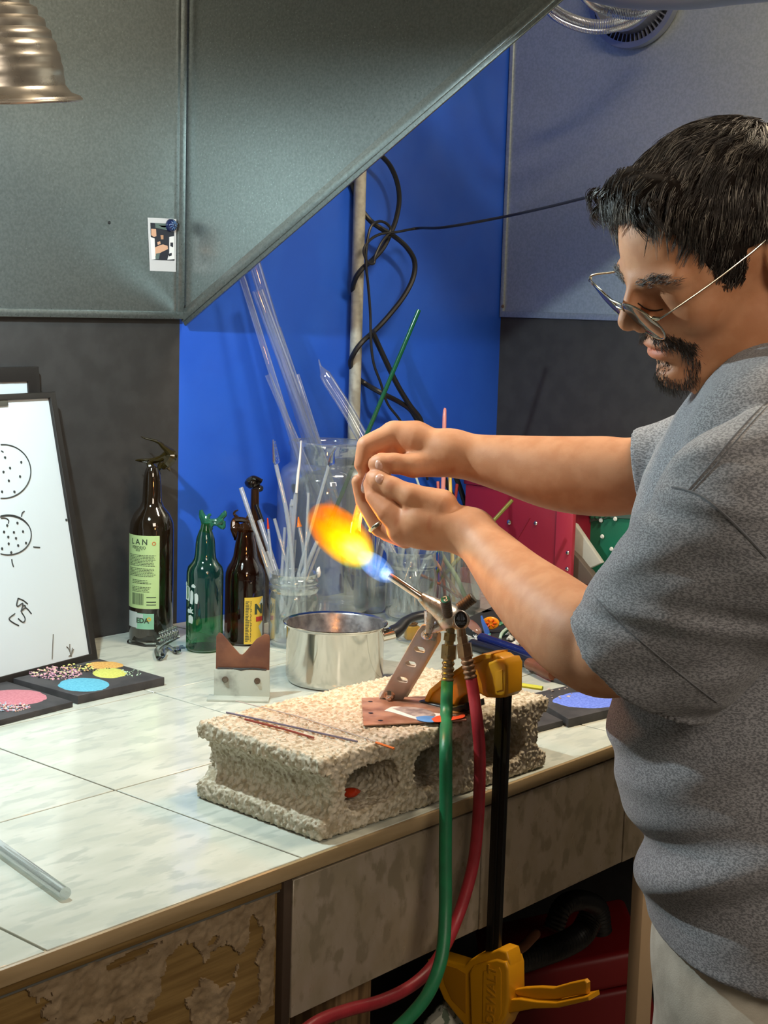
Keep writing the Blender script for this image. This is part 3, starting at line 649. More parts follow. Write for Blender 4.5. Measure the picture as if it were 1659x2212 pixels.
# green bottle
b1 = at_z(441, 1403); s1 = FPX/proj(b1)[2]; h1 = lambda y: (1403-y)/s1; R1 = 39.5/s1
gb = thing('green_bottle', 'green glass beer bottle with ragged melted mouth', 'bottle', b1)
outer = [(0, 0), (R1-.004, 0), (R1, .004), (R1, h1(1242)), (R1*.99, h1(1232)), (R1*.92, h1(1221)), (R1*.72, h1(1212)), (R1*.60, h1(1203)), (R1*.55, h1(1190)), (R1*.53, h1(1172)), (R1*.49, h1(1160)), (R1*.38, h1(1147)), (R1*.28, h1(1137)), (R1*.24, h1(1128))]
inner = [(r-.0022 if r > .003 else 0, z+(.006 if i < 3 else 0)) for i, (r, z) in enumerate(outer)][::-1]
one('body', lathe(outer, 48, T(b1)), M_green, gb)
one('thick_base', lathe([(0, .002), (R1-.003, .002), (R1-.0015, .006), (0, .009)], 40, T(b1)), M_green, gb)
def crown(base, d, L, m, par, nm='melted_mouth'):
    q = MB()
    for pts, r in L: q.add(tube(crv([at_d(240+a/3.606, 920+b/3.606, d) for a, b in pts], 5), np.interp(np.linspace(0, 1, (len(pts)-1)*5+1), np.linspace(0, 1, len(r)), r), 8, sq=.8))
    return q.obj(nm, m, par)
M_gsol = mat('green_glass_solid', (.02, .13, .08), .08, trans=.3, coat=.4)
d1 = proj(b1)[2]
crown(b1, d1, [([(735, 830), (745, 790), (760, 765), (790, 750)], [.010, .011, .012, .006]), ([(720, 730), (745, 720), (755, 745)], [.006, .007, .005]), ([(820, 770), (850, 740), (870, 720)], [.005, .009, .004]), ([(755, 790), (735, 740), (710, 700), (700, 655)], [.008, .009, .006, .003]), ([(720, 740), (770, 740), (830, 735), (880, 690), (888, 660)], [.005, .005, .005, .006, .002]), ([(770, 770), (820, 760), (870, 790), (880, 740)], [.004, .005, .005, .003]), ([(760, 745), (760, 700), (780, 690)], [.003, .003, .002])], M_gsol, gb)
k = MB(); R_ = R1
def gl(px): return math.asin(max(-1, min(1, (px-441)/39.5)))*R1
for (a, b, c, d) in ((403, 412, 1262, 1292), (413, 420, 1270, 1298), (410, 420, 1324, 1340), (424, 431, 1275, 1296), (402, 405, 1255, 1262), (416, 425, 1256, 1262)):
    P = [(gl(a)+random.uniform(-.001, .001), h1(c)), (gl((a+b)/2), h1(c)+.002), (gl(b), h1(c)-.001), (gl(b)+.0006, h1((c+d)/2)), (gl(b)-.001, h1(d)), (gl(a), h1(d)+.001)]
    k.add(wrap(shape2d([P], .0002), b1, R1+.0006, 0, 0))
v, f = text_vf('ek', .0125, .0001, .0006); v[:, 0] += gl(413); k.add(wrap((v, f), b1, R1+.0006, 0, h1(1312)))
k.obj('worn_white_print', mat('worn_white_ink', lin('#b7c6c4'), .6), gb)

# brown bottles
b2 = at_z(527, 1387); s2 = FPX/proj(b2)[2]; h2 = lambda y: (1387-y)/s2; R2 = 43/s2
bb = thing('brown_bottle', 'brown beer bottle with yellow label and crumpled melted mouth', 'bottle', b2)
o2_ = [(0, 0), (R2-.004, 0), (R2, .004), (R2, h2(1246)), (R2*.97, h2(1234)), (R2*.88, h2(1222)), (R2*.72, h2(1211)), (R2*.61, h2(1199)), (R2*.56, h2(1185)), (R2*.50, h2(1168)), (R2*.42, h2(1156)), (R2*.40, h2(1145))]
i2_ = [(r-.0022 if r > .003 else 0, z+(.006 if i < 3 else 0)) for i, (r, z) in enumerate(o2_)][::-1]
one('body', lathe(o2_, 48, T(b2)), M_amber, bb)
M_bsol = mat('brown_glass_solid', (.030, .012, .005), .07, trans=.2, coat=.5)
d2 = proj(b2)[2]
crown(b2, d2, [([(1010, 900), (1020, 850), (1030, 800), (1020, 760)], [.013, .014, .015, .012]), ([(980, 830), (965, 800), (975, 770)], [.008, .010, .006]), ([(1060, 860), (1080, 830), (1075, 790)], [.010, .011, .006]), ([(990, 870), (960, 800), (960, 740), (990, 730), (1040, 735), (1075, 760)], [.009, .008, .006, .006, .006, .006]), ([(1010, 860), (1040, 800), (1080, 790), (1085, 850)], [.010, .009, .008, .007]), ([(990, 720), (960, 690), (965, 668), (990, 655)], [.004, .003, .0025, .001]), ([(1060, 720), (1075, 690), (1082, 680)], [.003, .002, .001]), ([(970, 760), (1000, 800), (1030, 830)], [.006, .008, .008])], M_bsol, bb)
def bl(px): return math.asin(max(-1, min(1, (px-527)/43)))*R2
MB().add(wrap(strip(bl(530.5), bl(566.5), h2(1382), h2(1281), .0003, 12), b2, R2, 0, 0)).obj('label', M_yl, bb)
k = MB(); 
for row in range(26):
    y = 1290+row*3.4; k.add(wrap(strip(bl(533), bl(533)+.004+random.uniform(0, .003), h2(y+.8), h2(y-.8), 0, 3), b2, R2+.0006, 0, 0)); k.add(wrap(strip(bl(543), bl(543)+random.uniform(.001, .003), h2(y+.8), h2(y-.8), 0, 3), b2, R2+.0006, 0, 0))
v, f = text_vf('N', .022, .0001, .0012); v[:, 0] += bl(560); k.add(wrap((v, f), b2, R2+.0006, 0, h2(1308)))
k.obj('label_print', M_dk, bb)
MB().add(wrap(strip(bl(555), bl(566.5), h2(1334), h2(1324), 0, 4), b2, R2+.0007, 0, 0)).obj('label_band', M_rd, bb)
MB().add(wrap(shape2d([[(bl(560), h2(1345)), (bl(567), h2(1335)), (bl(567), h2(1372))]], .0001), b2, R2+.0008, 0, 0)).add(wrap(shape2d([[(bl(560), h2(1297)), (bl(567), h2(1282)), (bl(567), h2(1300))]], .0001), b2, R2+.0008, 0, 0)).obj('label_corners', M_lw, bb)
b3 = foot(546, 1.868); d3 = proj(b3)[2]; s3 = FPX/d3; y3 = proj(b3)[1]; h3 = lambda y: (y3-y)/s3; R3 = 35/s3
b3b = thing('tall_brown_bottle', 'brown bottle behind with stretched neck and black glass knob', 'bottle', b3)
one('body', lathe([(0, 0), (R3-.003, 0), (R3, .004), (R3, h3(1205)), (R3*.85, h3(1180)), (R3*.55, h3(1155)), (R3*.34, h3(1135)), (R3*.27, h3(1110)), (R3*.26, h3(1075)), (R3*.25, h3(1055)), (0, h3(1053))], 36, T(b3)), M_bsol, b3b)
kn = MB().add(blob(at_d(546, 1043, d3), 18/s3, 12, .15, 3, 1, 1, .75)).add(blob(at_d(557, 1055, d3), 13/s3, 12, .2, 5, 1, 1, .7)).add(tube(crv([at_d(550, 1062, d3), at_d(554, 1072, d3), at_d(549, 1078, d3)]), .004, 8)).add(tube(crv([at_d(535, 1038, d3-.008), at_d(548, 1032, d3-.012), at_d(566, 1040, d3-.01)]), .004, 8))
kn.obj('glass_knob', mat('black_glass', (.008, .005, .004), .07, coat=.5), b3b)
b4 = tube([at_d(553, 1090, d3-.05), at_d(567, 1128, d3-.05)], .0038, 10); o = one('black_glass_rod', b4, mat('black_rod_glass', (.01, .01, .012), .08)); tag(o, 'short black rod standing in front of the stretched bottle neck', 'rod')
# glass scraps in front of the wine bottle
M_gl = mat('clear_glass_solid', (.93, .97, .97), .02, trans=1., ior=1.47)
sg = thing('glass_scraps', 'twisted clear glass offcut lying before the wine bottle', 'glass piece', at_z(330, 1400))
def sp(a, b, z): return at_z(240+a/3.606, 920+b/3.606, z)
one('flat_rod', tube([sp(135, 1680, .003), sp(270, 1705, .003), sp(350, 1705, .003)], .0036, 10), M_gl, sg)
one('bent_rod', tube(crv([sp(525, 1640, .018), sp(450, 1680, .014), sp(370, 1730, .006), sp(352, 1760, .004), sp(370, 1810, .004), sp(400, 1800, .004), sp(420, 1760, .006)], 6), .0034, 10), M_gl, sg)
one('looped_rod', tube(crv([sp(400, 1780, .01), sp(410, 1730, .008), sp(450, 1720, .006), sp(500, 1760, .004), sp(530, 1755, .004), sp(520, 1725, .005)], 6), .0032, 10), M_gl, sg)
tw = MB()
for i in range(7):
    t = i/6; c = at_d(240+(380+t*120)/3.606, 920+(1650-t*45)/3.606, 2.395); tw.add(tube(crv([c-up*.008, c+rt*.004-fw*.004, c+up*.008, c+rt*.003+fw*.004], 4), .0022, 7))
tw.add(tube([at_d(240+360/3.606, 920+1668/3.606, 2.395), at_d(240+520/3.606, 920+1608/3.606, 2.395)], .003, 8)); tw.obj('twisted_rod', M_gl, sg)
# ---------------------------------------------------------------- cinder block
F0 = at_z(690, 1822, 0); F1 = at_z(1182, 1656, 0); bx = unit(V(*(F1-F0)[:2], 0)); by = np.cross(ZZ, bx); BL = np.linalg.norm((F1-F0)[:2])
BW, BH = .200, .089; BM = frm(F0, bx, by, ZZ)
def bloc(p): q = np.asarray(p)-F0; return V(q@bx, q@by, q[2])
def on_front(px, py): return bloc(at_pl(px, py, F0, by))
hc = []
for (xa, xb, ya, yb_) in ((749, 863, 1648, 1739), (898, 1000, 1612, 1692), (1040, 1134, 1556, 1632)):
    a = on_front(xa, (ya+yb_)/2); b = on_front(xb, (ya+yb_)/2); hc.append(((a[0]+b[0])/2, (b[0]-a[0])/2))
def f_block(p):
    q = np.abs(p-V(BL/2, BW/2, BH/2))-V(BL/2-.006, BW/2-.006, BH/2-.006)
    d = np.linalg.norm(np.maximum(q, 0), axis=1)+np.minimum(q.max(1), 0)-.006
    for cx, hw in hc:
        qx = np.maximum(np.abs(p[:, 0]-cx)-(hw-.020), 0); qz = np.maximum(np.abs(p[:, 2]-.0445)-.003, 0)
        d = smax(d, .0205-np.sqrt(qx**2+qz**2), .004)
    for x in (0, BL):
        qx = np.abs(p[:, 0]-x); qz = np.maximum(np.abs(p[:, 2]-.045)-.006, 0)
        d = smax(d, .019-np.sqrt((qx*.95)**2+qz**2), .006)
    near = np.abs(d) < .012; w_ = np.zeros(len(p))
    if near.any(): w_[near] = worley(p[near]/.0045+7)*.0048+worley(p[near]/.0022+3)*.0010-.0028
    return d+w_
bv, bf = snet(f_block, (-.008, -.008, -.004), (BL+.008, BW+.008, BH+.006), .0015, B=8)
bv[:, 2] = np.maximum(bv[:, 2], 0.0003)
M_block = mat('cinder_block', lin('#c4bba8'), .95, col2=lin('#a0947c'), nscale=160, nlo=.40, nhi=.62, bump=.5, bscale=600, bdist=.001, detail=4)
o = link('cinder_block', np_mesh('cinder_block', ap(BM, bv), bf, M_block)); tag(o, 'rough grey concrete block with three holes carrying the torch', 'cinder block')
TZ = BH+.0012
red = blob(at_pl(757, 1727, F0+by*.03, by)*V(1, 1, 0)+V(0, 0, .030), .009, 12, .3, 3, 1.3, 1, .6)
tag(one('red_glass_scrap', red, mat('red_orange_glass', (.40, .03, .006), .15, coat=.3)), 'red orange scrap inside the left hole of the block', 'glass piece')
def toprod(name, L, r, m, label, cat='rod'): return tag(one(name, tube([at_z(a, b, TZ+r) for a, b in L], r, 6), m), label, cat)
toprod('glass_stringer', [(489, 1539), (640, 1572), (772, 1602)], .0011, mat('lavender_stringer', (.16, .13, .17), .3), 'long dark lavender stringer on the block top')
toprod('glass_stringer', [(529, 1554), (610, 1574), (678, 1594)], .0012, mat('maroon_stringer', (.25, .05, .03), .3), 'short maroon stringer on the block top')
toprod('glass_stringer', [(509, 1514), (643, 1547), (815, 1603)], .0006, mat('grey_stringer', (.45, .38, .34), .3), 'hair thin grey stringer on the block top')
toprod('glass_stringer', [(812, 1604), (851, 1617)], .0013, mat('orange_stringer', (.75, .17, .03), .3), 'orange stringer tip at the block front edge')
toprod('glass_stringer', [(1120, 1479), (1172, 1487)], .0030, mat('lime_stringer', (.50, .55, .06), .25), 'lime green rod stub on the right end of the block')
toprod('glass_stringer', [(1100, 1477), (1150, 1483)], .0018, mat('pale_stringer', (.60, .60, .35), .25), 'pale thin rod stub beside the lime one')

# ---------------------------------------------------------------- copper plate under the torch
M_cop = mat('copper_plate', lin('#a98570'), .45, .35, col2=lin('#8a6450'), nscale=40, rvar=.1)
q = [at_z(a, b, BH+.003)[:2] for a, b in ((781, 1508), (985, 1503), (1008, 1556), (785, 1567))]; cq = np.mean(q, 0)
pz = BH+.0035
base = thing('copper_plate', 'thin reddish metal plate under the torch bracket with glaze splashes', 'metal plate', (*cq, pz))
one('plate', shape2d([[(a-cq[0], b-cq[1]) for a, b in q]], .0016, .0003, T((*cq, pz-.0008))), M_cop, base)
def splash(L, m, seed, h=.0006):
    P = [at_z(a, b, pz) for a, b in L]; c = np.mean(P, 0); c3 = [tuple((p-c)[:2]) for p in crv(P+[P[0]], 5)[:-1]]
    return one('glaze_splash', shape2d([c3], h, .0001, T((c[0], c[1], pz+.0003+seed*.0003))), m, base)
splash([(830, 1536), (850, 1527), (880, 1530), (930, 1540), (985, 1545), (960, 1556), (925, 1560), (890, 1552), (850, 1540)], mat('white_glaze', (.72, .72, .70), .4), 0)
splash([(848, 1532), (880, 1528), (925, 1535), (940, 1548), (900, 1549), (865, 1538)], mat('grey_brown_glaze', (.20, .17, .17), .5, col2=(.40, .36, .34), nscale=90), 1)
splash([(898, 1551), (920, 1548), (945, 1552), (935, 1562), (905, 1558)], mat('blue_glaze', (.10, .28, .62), .4), 2)
splash([(932, 1555), (950, 1548), (985, 1550), (1000, 1544), (1002, 1552), (965, 1560), (940, 1562)], mat('red_glaze', (.75, .09, .03), .4), 3)
for a, b in ((800, 1515), (801, 1540), (822, 1556)): one('bolt_hole', lathe([(.0028, 0), (0, .0002)], 14, T(at_z(a, b, pz+.0003))), M_blackpl, base)

# ---------------------------------------------------------------- torch with bracket
DT = 1.742
M_steel = mat('stainless_steel', (.50, .48, .45), .36, .55, col2=(.44, .42, .39), nscale=60, rvar=.08)
M_chrome = mat('worn_chrome', (.72, .70, .66), .14, 1., col2=(.60, .52, .40), nscale=45, nlo=.45, nhi=.7, rvar=.06)
M_cast = mat('worn_plated_casting', (.62, .62, .60), .32, .85, col2=(.45, .33, .20), nscale=90, nlo=.5, nhi=.72, rvar=.12, bump=.3, bscale=180, bdist=.0006)
M_brass = mat('dull_brass', (.30, .27, .16), .34, .8, col2=(.20, .19, .13), nscale=80, rvar=.1)
def imgshape(loops, d, th, bev=0.0003, off=0):
    c = np.mean(np.array(loops[0], float), 0); s = d/FPX; o = at_d(c[0], c[1], d+off)
    return shape2d([[((a-c[0])*s, -(b-c[1])*s) for a, b in lp] for lp in loops], th, bev, frm(o, rt, up, -fw))
PB0, PB1 = at_d(838, 1514, 1.7885), at_d(925, 1352, 1.742); PBy = unit(PB1-PB0-rt*np.dot(PB1-PB0, rt)); PBn = np.cross(rt, PBy)
def brk(loops, th, bev, off=0):
    o = PB0+PBn*-off; return shape2d([[(np.dot(at_pl(a, b, o, PBn)-o, rt), np.dot(at_pl(a, b, o, PBn)-o, PBy)) for a, b in lp] for lp in loops], th, bev, frm(o, rt, PBy, PBn))
def slot(cx, cy, w_=12, h_=6, rot=-.15): 
    o = []
    for i in range(20):
        a = 2*math.pi*i/20; x = h_*math.cos(a)+(w_-h_)*(1 if math.cos(a) > 0 else -1); y = h_*math.sin(a); o.append((cx+x*math.cos(rot)-y*math.sin(rot), cy+x*math.sin(rot)*-1+y*math.cos(rot)))
    return o
torch = thing('hand_torch', 'chrome bench torch with brass fittings on a slotted steel bracket', 'torch', at_z(850, 1518, pz))
plt = [(818, 1511), (862, 1525), (944, 1387), (945, 1372), (938, 1358), (925, 1349), (912, 1350), (902, 1362)]
one('bracket_plate', brk([plt, slot(906, 1402), slot(887, 1433), slot(869, 1467)], .0026, .0003), M_steel, torch, sharp=30)
one('bracket_plate', brk([[(a+8, b-3) for a, b in plt], slot(914, 1399), slot(895, 1430), slot(877, 1464)], .0026, .0003, .020), M_steel, torch, sharp=30)
one('bracket_foot', brk([[(819, 1509), (863, 1523), (868, 1516), (824, 1502)]], .022, .0003, .010), M_steel, torch)
for a, b in ((922, 1369), (841, 1501)):
    c = at_pl(a, b, PB0, PBn)+PBn*.0012; Mi = frm(c, rt, PBy, PBn)
    bo = MB().add(lathe([(0, .001), (.0068, .001), (.0068, 0), (.0068, -.002)], 24, Mi)).add(lathe([(0, .0062), (.0030, .0062), (.0048, .005), (.0048, .001)], 6, Mi)).add(lathe([(0, .009), (.0024, .009), (.0026, .006)], 14, Mi))
    bo.obj('bolt', M_chrome, torch)
px = FPX/DT
tipp = at_d(841, 1243, DT); col = at_d(911, 1290, DT)
one('barrel', tube([tipp, tipp*.97+col*.03, col], [.0040, .0046, .0046], 24), M_chrome, torch)
one('barrel_bore', tube([tipp-unit(col-tipp)*.0004, tipp+unit(col-tipp)*.001], .003, 16), M_blackpl, torch)
hb = MB()
hb.add(tube(crv([at_d(908, 1288, DT), at_d(920, 1297, DT), at_d(938, 1310, DT), at_d(955, 1322, DT), at_d(970, 1333, DT)], 5), np.interp(np.linspace(0, 1, 21), [0, .25, .6, .85, 1], [.0052, .0075, .0118, .0145, .0150]), 28))
hb.add(blob(at_d(971, 1335, DT), .0165, 12, .06, 2, 1, 1, 1.0))
hb.add(tube([at_d(930, 1322, DT), at_d(926, 1350, DT), at_d(924, 1368, DT)], [.009, .006, .0055], 14, sq=.6))
hb.add(tube([at_d(985, 1335, DT), at_d(997, 1342, DT-.012)], [.012, .011], 20))
hb.add(tube([at_d(962, 1348, DT), at_d(928, 1362, DT+.006)], [.007, .005], 14))
hb.obj('torch_head', M_cast, torch)
one('yoke', imgshape([[(905, 1357), (940, 1345), (948, 1360), (940, 1385), (930, 1384), (934, 1362)]], DT+.008, .006), M_cast, torch)
M_gcap = mat('green_cap', (.02, .16, .10), .35); M_wcap = mat('white_mark', (.8, .85, .82), .4); M_grip = mat('dark_ribbed_grip', (.075, .070, .062), .5, bump=.3)
def knob(a, b, d0, d1, r, nm, capm=None):
    p, q_ = at_d(*a, d0), at_d(*b, d1); ax_ = unit(q_-p); L_ = np.linalg.norm(q_-p); Mk_ = dirframe(p, ax_); pr = [(0, 0), (r*.9, 0)]
    for i in range(7): z = L_*(i+.1)/7.; pr += [(r, z), (r, z+L_*.10), (r*.93, z+L_*.12)]
    pr += [(r, L_), (r*.86, L_+.0008), (0, L_+.0008)]
    o = one(nm, lathe(pr, 26, Mk_), M_grip, torch)
    if capm: one('knob_cap', lathe([(0, L_+.0016), (r*.84, L_+.0014), (r*.86, L_+.0008)], 26, Mk_), capm, o)
    return o, Mk_, L_
ko, km, kl = knob((967, 1328), (962, 1296), DT-.012, DT-.030, .0062, 'oxygen_knob', M_gcap)
one('knob_mark', tube(ap(km, crv([V(-.003, .002, kl+.0018), V(0, .0035, kl+.0018), V(.0015, 0, kl+.0018), V(-.001, -.0015, kl+.0018), V(.0015, -.0035, kl+.0018), V(.0035, -.001, kl+.0018)], 5)), .0006, 6), M_wcap, ko)
knob((992, 1314), (1022, 1291), DT, DT-.004, .0066, 'fuel_knob')
one('knob_stem', tube([at_d(984, 1322, DT), at_d(996, 1311, DT)], .0035, 12), M_brass, torch)
em = at_d(996, 1338, DT-.024); Me = frm(em, unit(rt-fw*.15), up, unit(-fw-rt*.15))
bd_ = one('badge', shape2d([circ(0, 0, .0080, 32, .0104)], .003, .0008, Me), M_cast, torch)
one('badge_face', shape2d([circ(0, 0, .0070, 32, .0094)], .001, .0001, Me@T((0, 0, .0016))), mat('badge_black', (.01, .01, .012), .3), bd_)
bm_ = MB()
for x, h0, h1_ in ((-.0045, 0, .003), (-.0030, -.001, .006), (-.0012, -.001, .0078), (.0012, -.001, .0078), (.0030, -.001, .006), (.0045, 0, .003)): bm_.add(tube(ap(Me, [V(x, h0, .0022), V(x*.8, h1_, .0022)]), [.0006, .0002], 5))
for yy, n in ((-.0030, 7), (-.0050, 6)):
    for i in range(n): bm_.add(box((-.0052+i*.00155+(.0006 if n == 6 else 0), yy-.0006, .0018), (-.0052+i*.00155+.0009+(.0006 if n == 6 else 0), yy+.0006, .0023), M=Me))
bm_.obj('badge_relief', mat('badge_blue_grey', (.22, .30, .40), .3), bd_)
def fitting(P, nm, m=M_brass):
    q_ = MB()
    for (a, b, c, d, r0, r1, n, dd) in P: q_.add(tube([at_d(a, b, DT+dd), at_d(c, d, DT+dd)], [r0/px, r1/px], n))
    return q_.obj(nm, m, torch, sharp=25)
fitting([(974, 1352, 973, 1372, 9, 9, 18, -.006), (973, 1368, 971, 1384, 14, 14, 6, -.006), (971, 1384, 970, 1394, 10, 10, 18, -.006), (971, 1393, 969, 1423, 18, 18, 6, -.006)], 'hose_fitting')
fitting([(996, 1358, 998, 1378, 9, 10, 18, -.028), (998, 1374, 1001, 1392, 12, 12, 6, -.028), (1002, 1390, 1006, 1420, 17, 17, 6, -.028)], 'hose_fitting', mat('brown_brass', (.30, .20, .11), .35, .85, col2=(.20, .14, .09), nscale=80))
def ferrule(a, b, d0, nm, m):
    N_ = 29; t = np.linspace(0, 1, N_); P = [at_d(a[0]+(b[0]-a[0])*k, a[1]+(b[1]-a[1])*k, d0) for k in t]; r = (12.8+1.3*np.cos(t*2*math.pi*4.5))/px; return one(nm, tube(P, r, 20), m, torch)
ferrule((969, 1421), (966, 1474), DT-.006, 'crimp_ferrule', M_brass); ferrule((1007, 1418), (1018, 1468), DT-.030, 'crimp_ferrule', mat('rusty_brass', (.34, .22, .13), .45, .7, col2=(.18, .11, .07), nscale=90))

# ---------------------------------------------------------------- hoses
def hose(name, L, r, m, label): return tag(one(name, tube(crv(L, 10), r, 18), m), label, 'hose')
gx = [at_d(966, 1472, DT-.006), at_d(965, 1500, DT-.012), at_d(964, 1550, 1.715)]+[at_y(a, b, y) for a, b, y in ((963, 1610, .985), (963, 1720, .975), (962, 1850, .965), (962, 1960, .955), (958, 2040, .945), (948, 2090, .94), (928, 2140, .935), (900, 2180, .93), (850, 2230, .93), (780, 2290, .93), (690, 2350, .93))]
hose('green_hose', gx, .0071, mat('green_rubber_hose', (.008, .17, .062), .42, col2=(.010, .14, .055), nscale=60, bump=.35, bscale=900, bdist=.0004), 'green rubber hose hanging from the torch over the bench edge')
rx = [at_d(1018, 1466, DT-.030), at_d(1024, 1505, DT-.036), at_d(1031, 1560, 1.695)]+[at_y(a, b, y) for a, b, y in ((1036, 1620, .990), (1036, 1690, .985), (1032, 1780, .985), (1023, 1860, .985), (1006, 1930, .985), (985, 1990, .985), (958, 2050, .98), (925, 2098, .98), (880, 2135, .98), (820, 2163, .98), (750, 2182, .98), (690, 2205, .98), (640, 2240, .98), (560, 2300, .98))]
hose('red_hose', rx, .0068, mat('red_rubber_hose', (.30, .018, .028), .40, col2=(.25, .015, .022), nscale=60, bump=.35, bscale=900, bdist=.0004), 'red rubber hose curving under the bench from the torch')

# ---------------------------------------------------------------- bar clamp
M_yel = mat('yellow_clamp_plastic', (.66, .30, .006), .36, col2=(.60, .27, .006), nscale=12, bump=.12, bscale=700, bdist=.0003)
M_bar = mat('black_steel_bar', (.012, .011, .010), .35, .3)
XCc = 1.355; cw = .013
clamp = thing('bar_clamp', 'yellow and black trigger bar clamp gripping the block to the bench', 'clamp', (XCc, 1.0, -.16))
def csh(L, xa, xb, bev=.003, holes=()):          # outline on the left flank of the clamp, extruded to the right
    P = [[(-at_x(a, b, xa)[1], at_x(a, b, xa)[2]) for a, b in l] for l in (L,)+tuple(holes)]
    return shape2d(P, xb-xa, bev, frm(V((xa+xb)/2, 0, 0), V(0, -1, 0), ZZ, V(-1, 0, 0)), 3)
jaw = [(1090, 1500), (1092, 1436), (1086, 1424), (1076, 1416), (1060, 1412), (1040, 1415), (1023, 1424), (1000, 1440), (970, 1462), (945, 1480), (930, 1492), (921, 1508), (919, 1527), (936, 1529), (962, 1524), (984, 1526), (989, 1512), (1003, 1502), (1022, 1497), (1036, 1500), (1050, 1508), (1080, 1509)]
one('fixed_jaw', csh(jaw, XCc-cw, XCc+cw, .0035), M_yel, clamp)
one('jaw_flange', csh([(1062, 1412), (1040, 1413), (1020, 1422), (985, 1446), (950, 1470), (926, 1490), (917, 1509), (917, 1530), (925, 1530), (926, 1512), (934, 1498), (955, 1482), (988, 1458), (1024, 1434), (1042, 1426), (1060, 1424)], XCc-cw-.003, XCc+cw+.003, .0015), M_yel, clamp)
one('jaw_cap', csh([(1094, 1500), (1095, 1438), (1088, 1424), (1070, 1424), (1050, 1432), (1046, 1445), (1046, 1490), (1052, 1503), (1086, 1508)], XCc-cw-.003, XCc+cw+.003, .004), M_yel, clamp)
one('grip_recess', csh([(1070, 1452), (1085, 1447), (1086, 1490), (1072, 1494)], XCc-cw-.0038, XCc-cw-.002, .0004), M_yel, clamp)
one('top_slot', box((-.003, -.012, -.001), (.003, .012, .0006), M=T(at_x(1062, 1412, XCc)-V(0, 0, .0008))), M_blackpl, clamp)
one('rubber_pad', csh([(903, 1514), (935, 1520), (968, 1528), (1004, 1520), (1006, 1534), (965, 1547), (920, 1545), (903, 1534)], XCc-cw-.006, XCc+cw+.006, .003), M_blackpl, clamp)
bt = at_y(1078, 1470, .992); xb_ = bt[0]
zt = bt[2]; zb = at_y(1058, 2080, .992)[2]
one('bar', box((XCc-.0035, .981, zb-.11), (XCc+.0035, 1.0, zt), .0012), M_bar, clamp)
one('bar_rib', box((XCc-.0052, .988, zb-.11), (XCc-.003, .993, zt), .0006), M_bar, clamp)
body = [(1010, 2226), (985, 2196), (957, 2160), (938, 2115), (921, 2074), (945, 2068), (978, 2078), (1003, 2086), (1014, 2074), (1032, 2062), (1052, 2060), (1075, 2050), (1094, 2056), (1100, 2078), (1102, 2150), (1098, 2190), (1086, 2220), (1060, 2245), (1030, 2245)]
one('trigger_body', csh(body, XCc-cw, XCc+cw, .0035), M_yel, clamp)
one('body_shell', csh([(1012, 2100), (1022, 2086), (1045, 2078), (1072, 2072), (1092, 2078), (1097, 2095), (1098, 2160), (1092, 2196), (1078, 2220), (1040, 2232), (1016, 2226)], XCc-cw-.004, XCc+cw+.004, .0035), M_yel, clamp)
one('pad_recess_shade', csh([(950, 2082), (986, 2092), (1006, 2104), (1006, 2190), (975, 2160), (960, 2125)], XCc-cw-.0005, XCc-cw+.001, .0002), mat('yellow_shadow_plastic', (.40, .17, .004), .5), clamp)  # flat plate: the shade of the recess is put into its darker yellow
tb = csh([(1044, 2098), (1078, 2090), (1082, 2100), (1082, 2190), (1076, 2204), (1042, 2210)], XCc-cw-.0052, XCc-cw-.003, .0005)
one('name_plate', tb, M_yel, clamp)
v, f = text_vf('DEWALT', .0175, .0004, .0002)
c_ = at_x(1062, 2150, XCc-cw-.0056); v2 = np.stack([-v[:, 1], v[:, 0], v[:, 2]], 1)
one('embossed_name', (ap(frm(c_, V(0, -1, 0), ZZ, V(-1, 0, 0)), v2), f), mat('yellow_emboss', (.50, .23, .01), .4), clamp)
one('trigger', csh([(1100, 2140), (1130, 2134), (1165, 2132), (1195, 2134), (1230, 2124), (1262, 2117), (1268, 2124), (1268, 2148), (1240, 2152), (1200, 2160), (1160, 2160), (1120, 2152)], XCc-.004, XCc+.004, .002), M_yel, clamp)
one('trigger_guard', csh([(1092, 2160), (1120, 2158), (1160, 2164), (1200, 2166), (1240, 2158), (1270, 2152), (1272, 2162), (1240, 2170), (1205, 2178), (1150, 2180), (1100, 2190)], XCc-cw*.9, XCc+cw*.9, .002), M_yel, clamp)

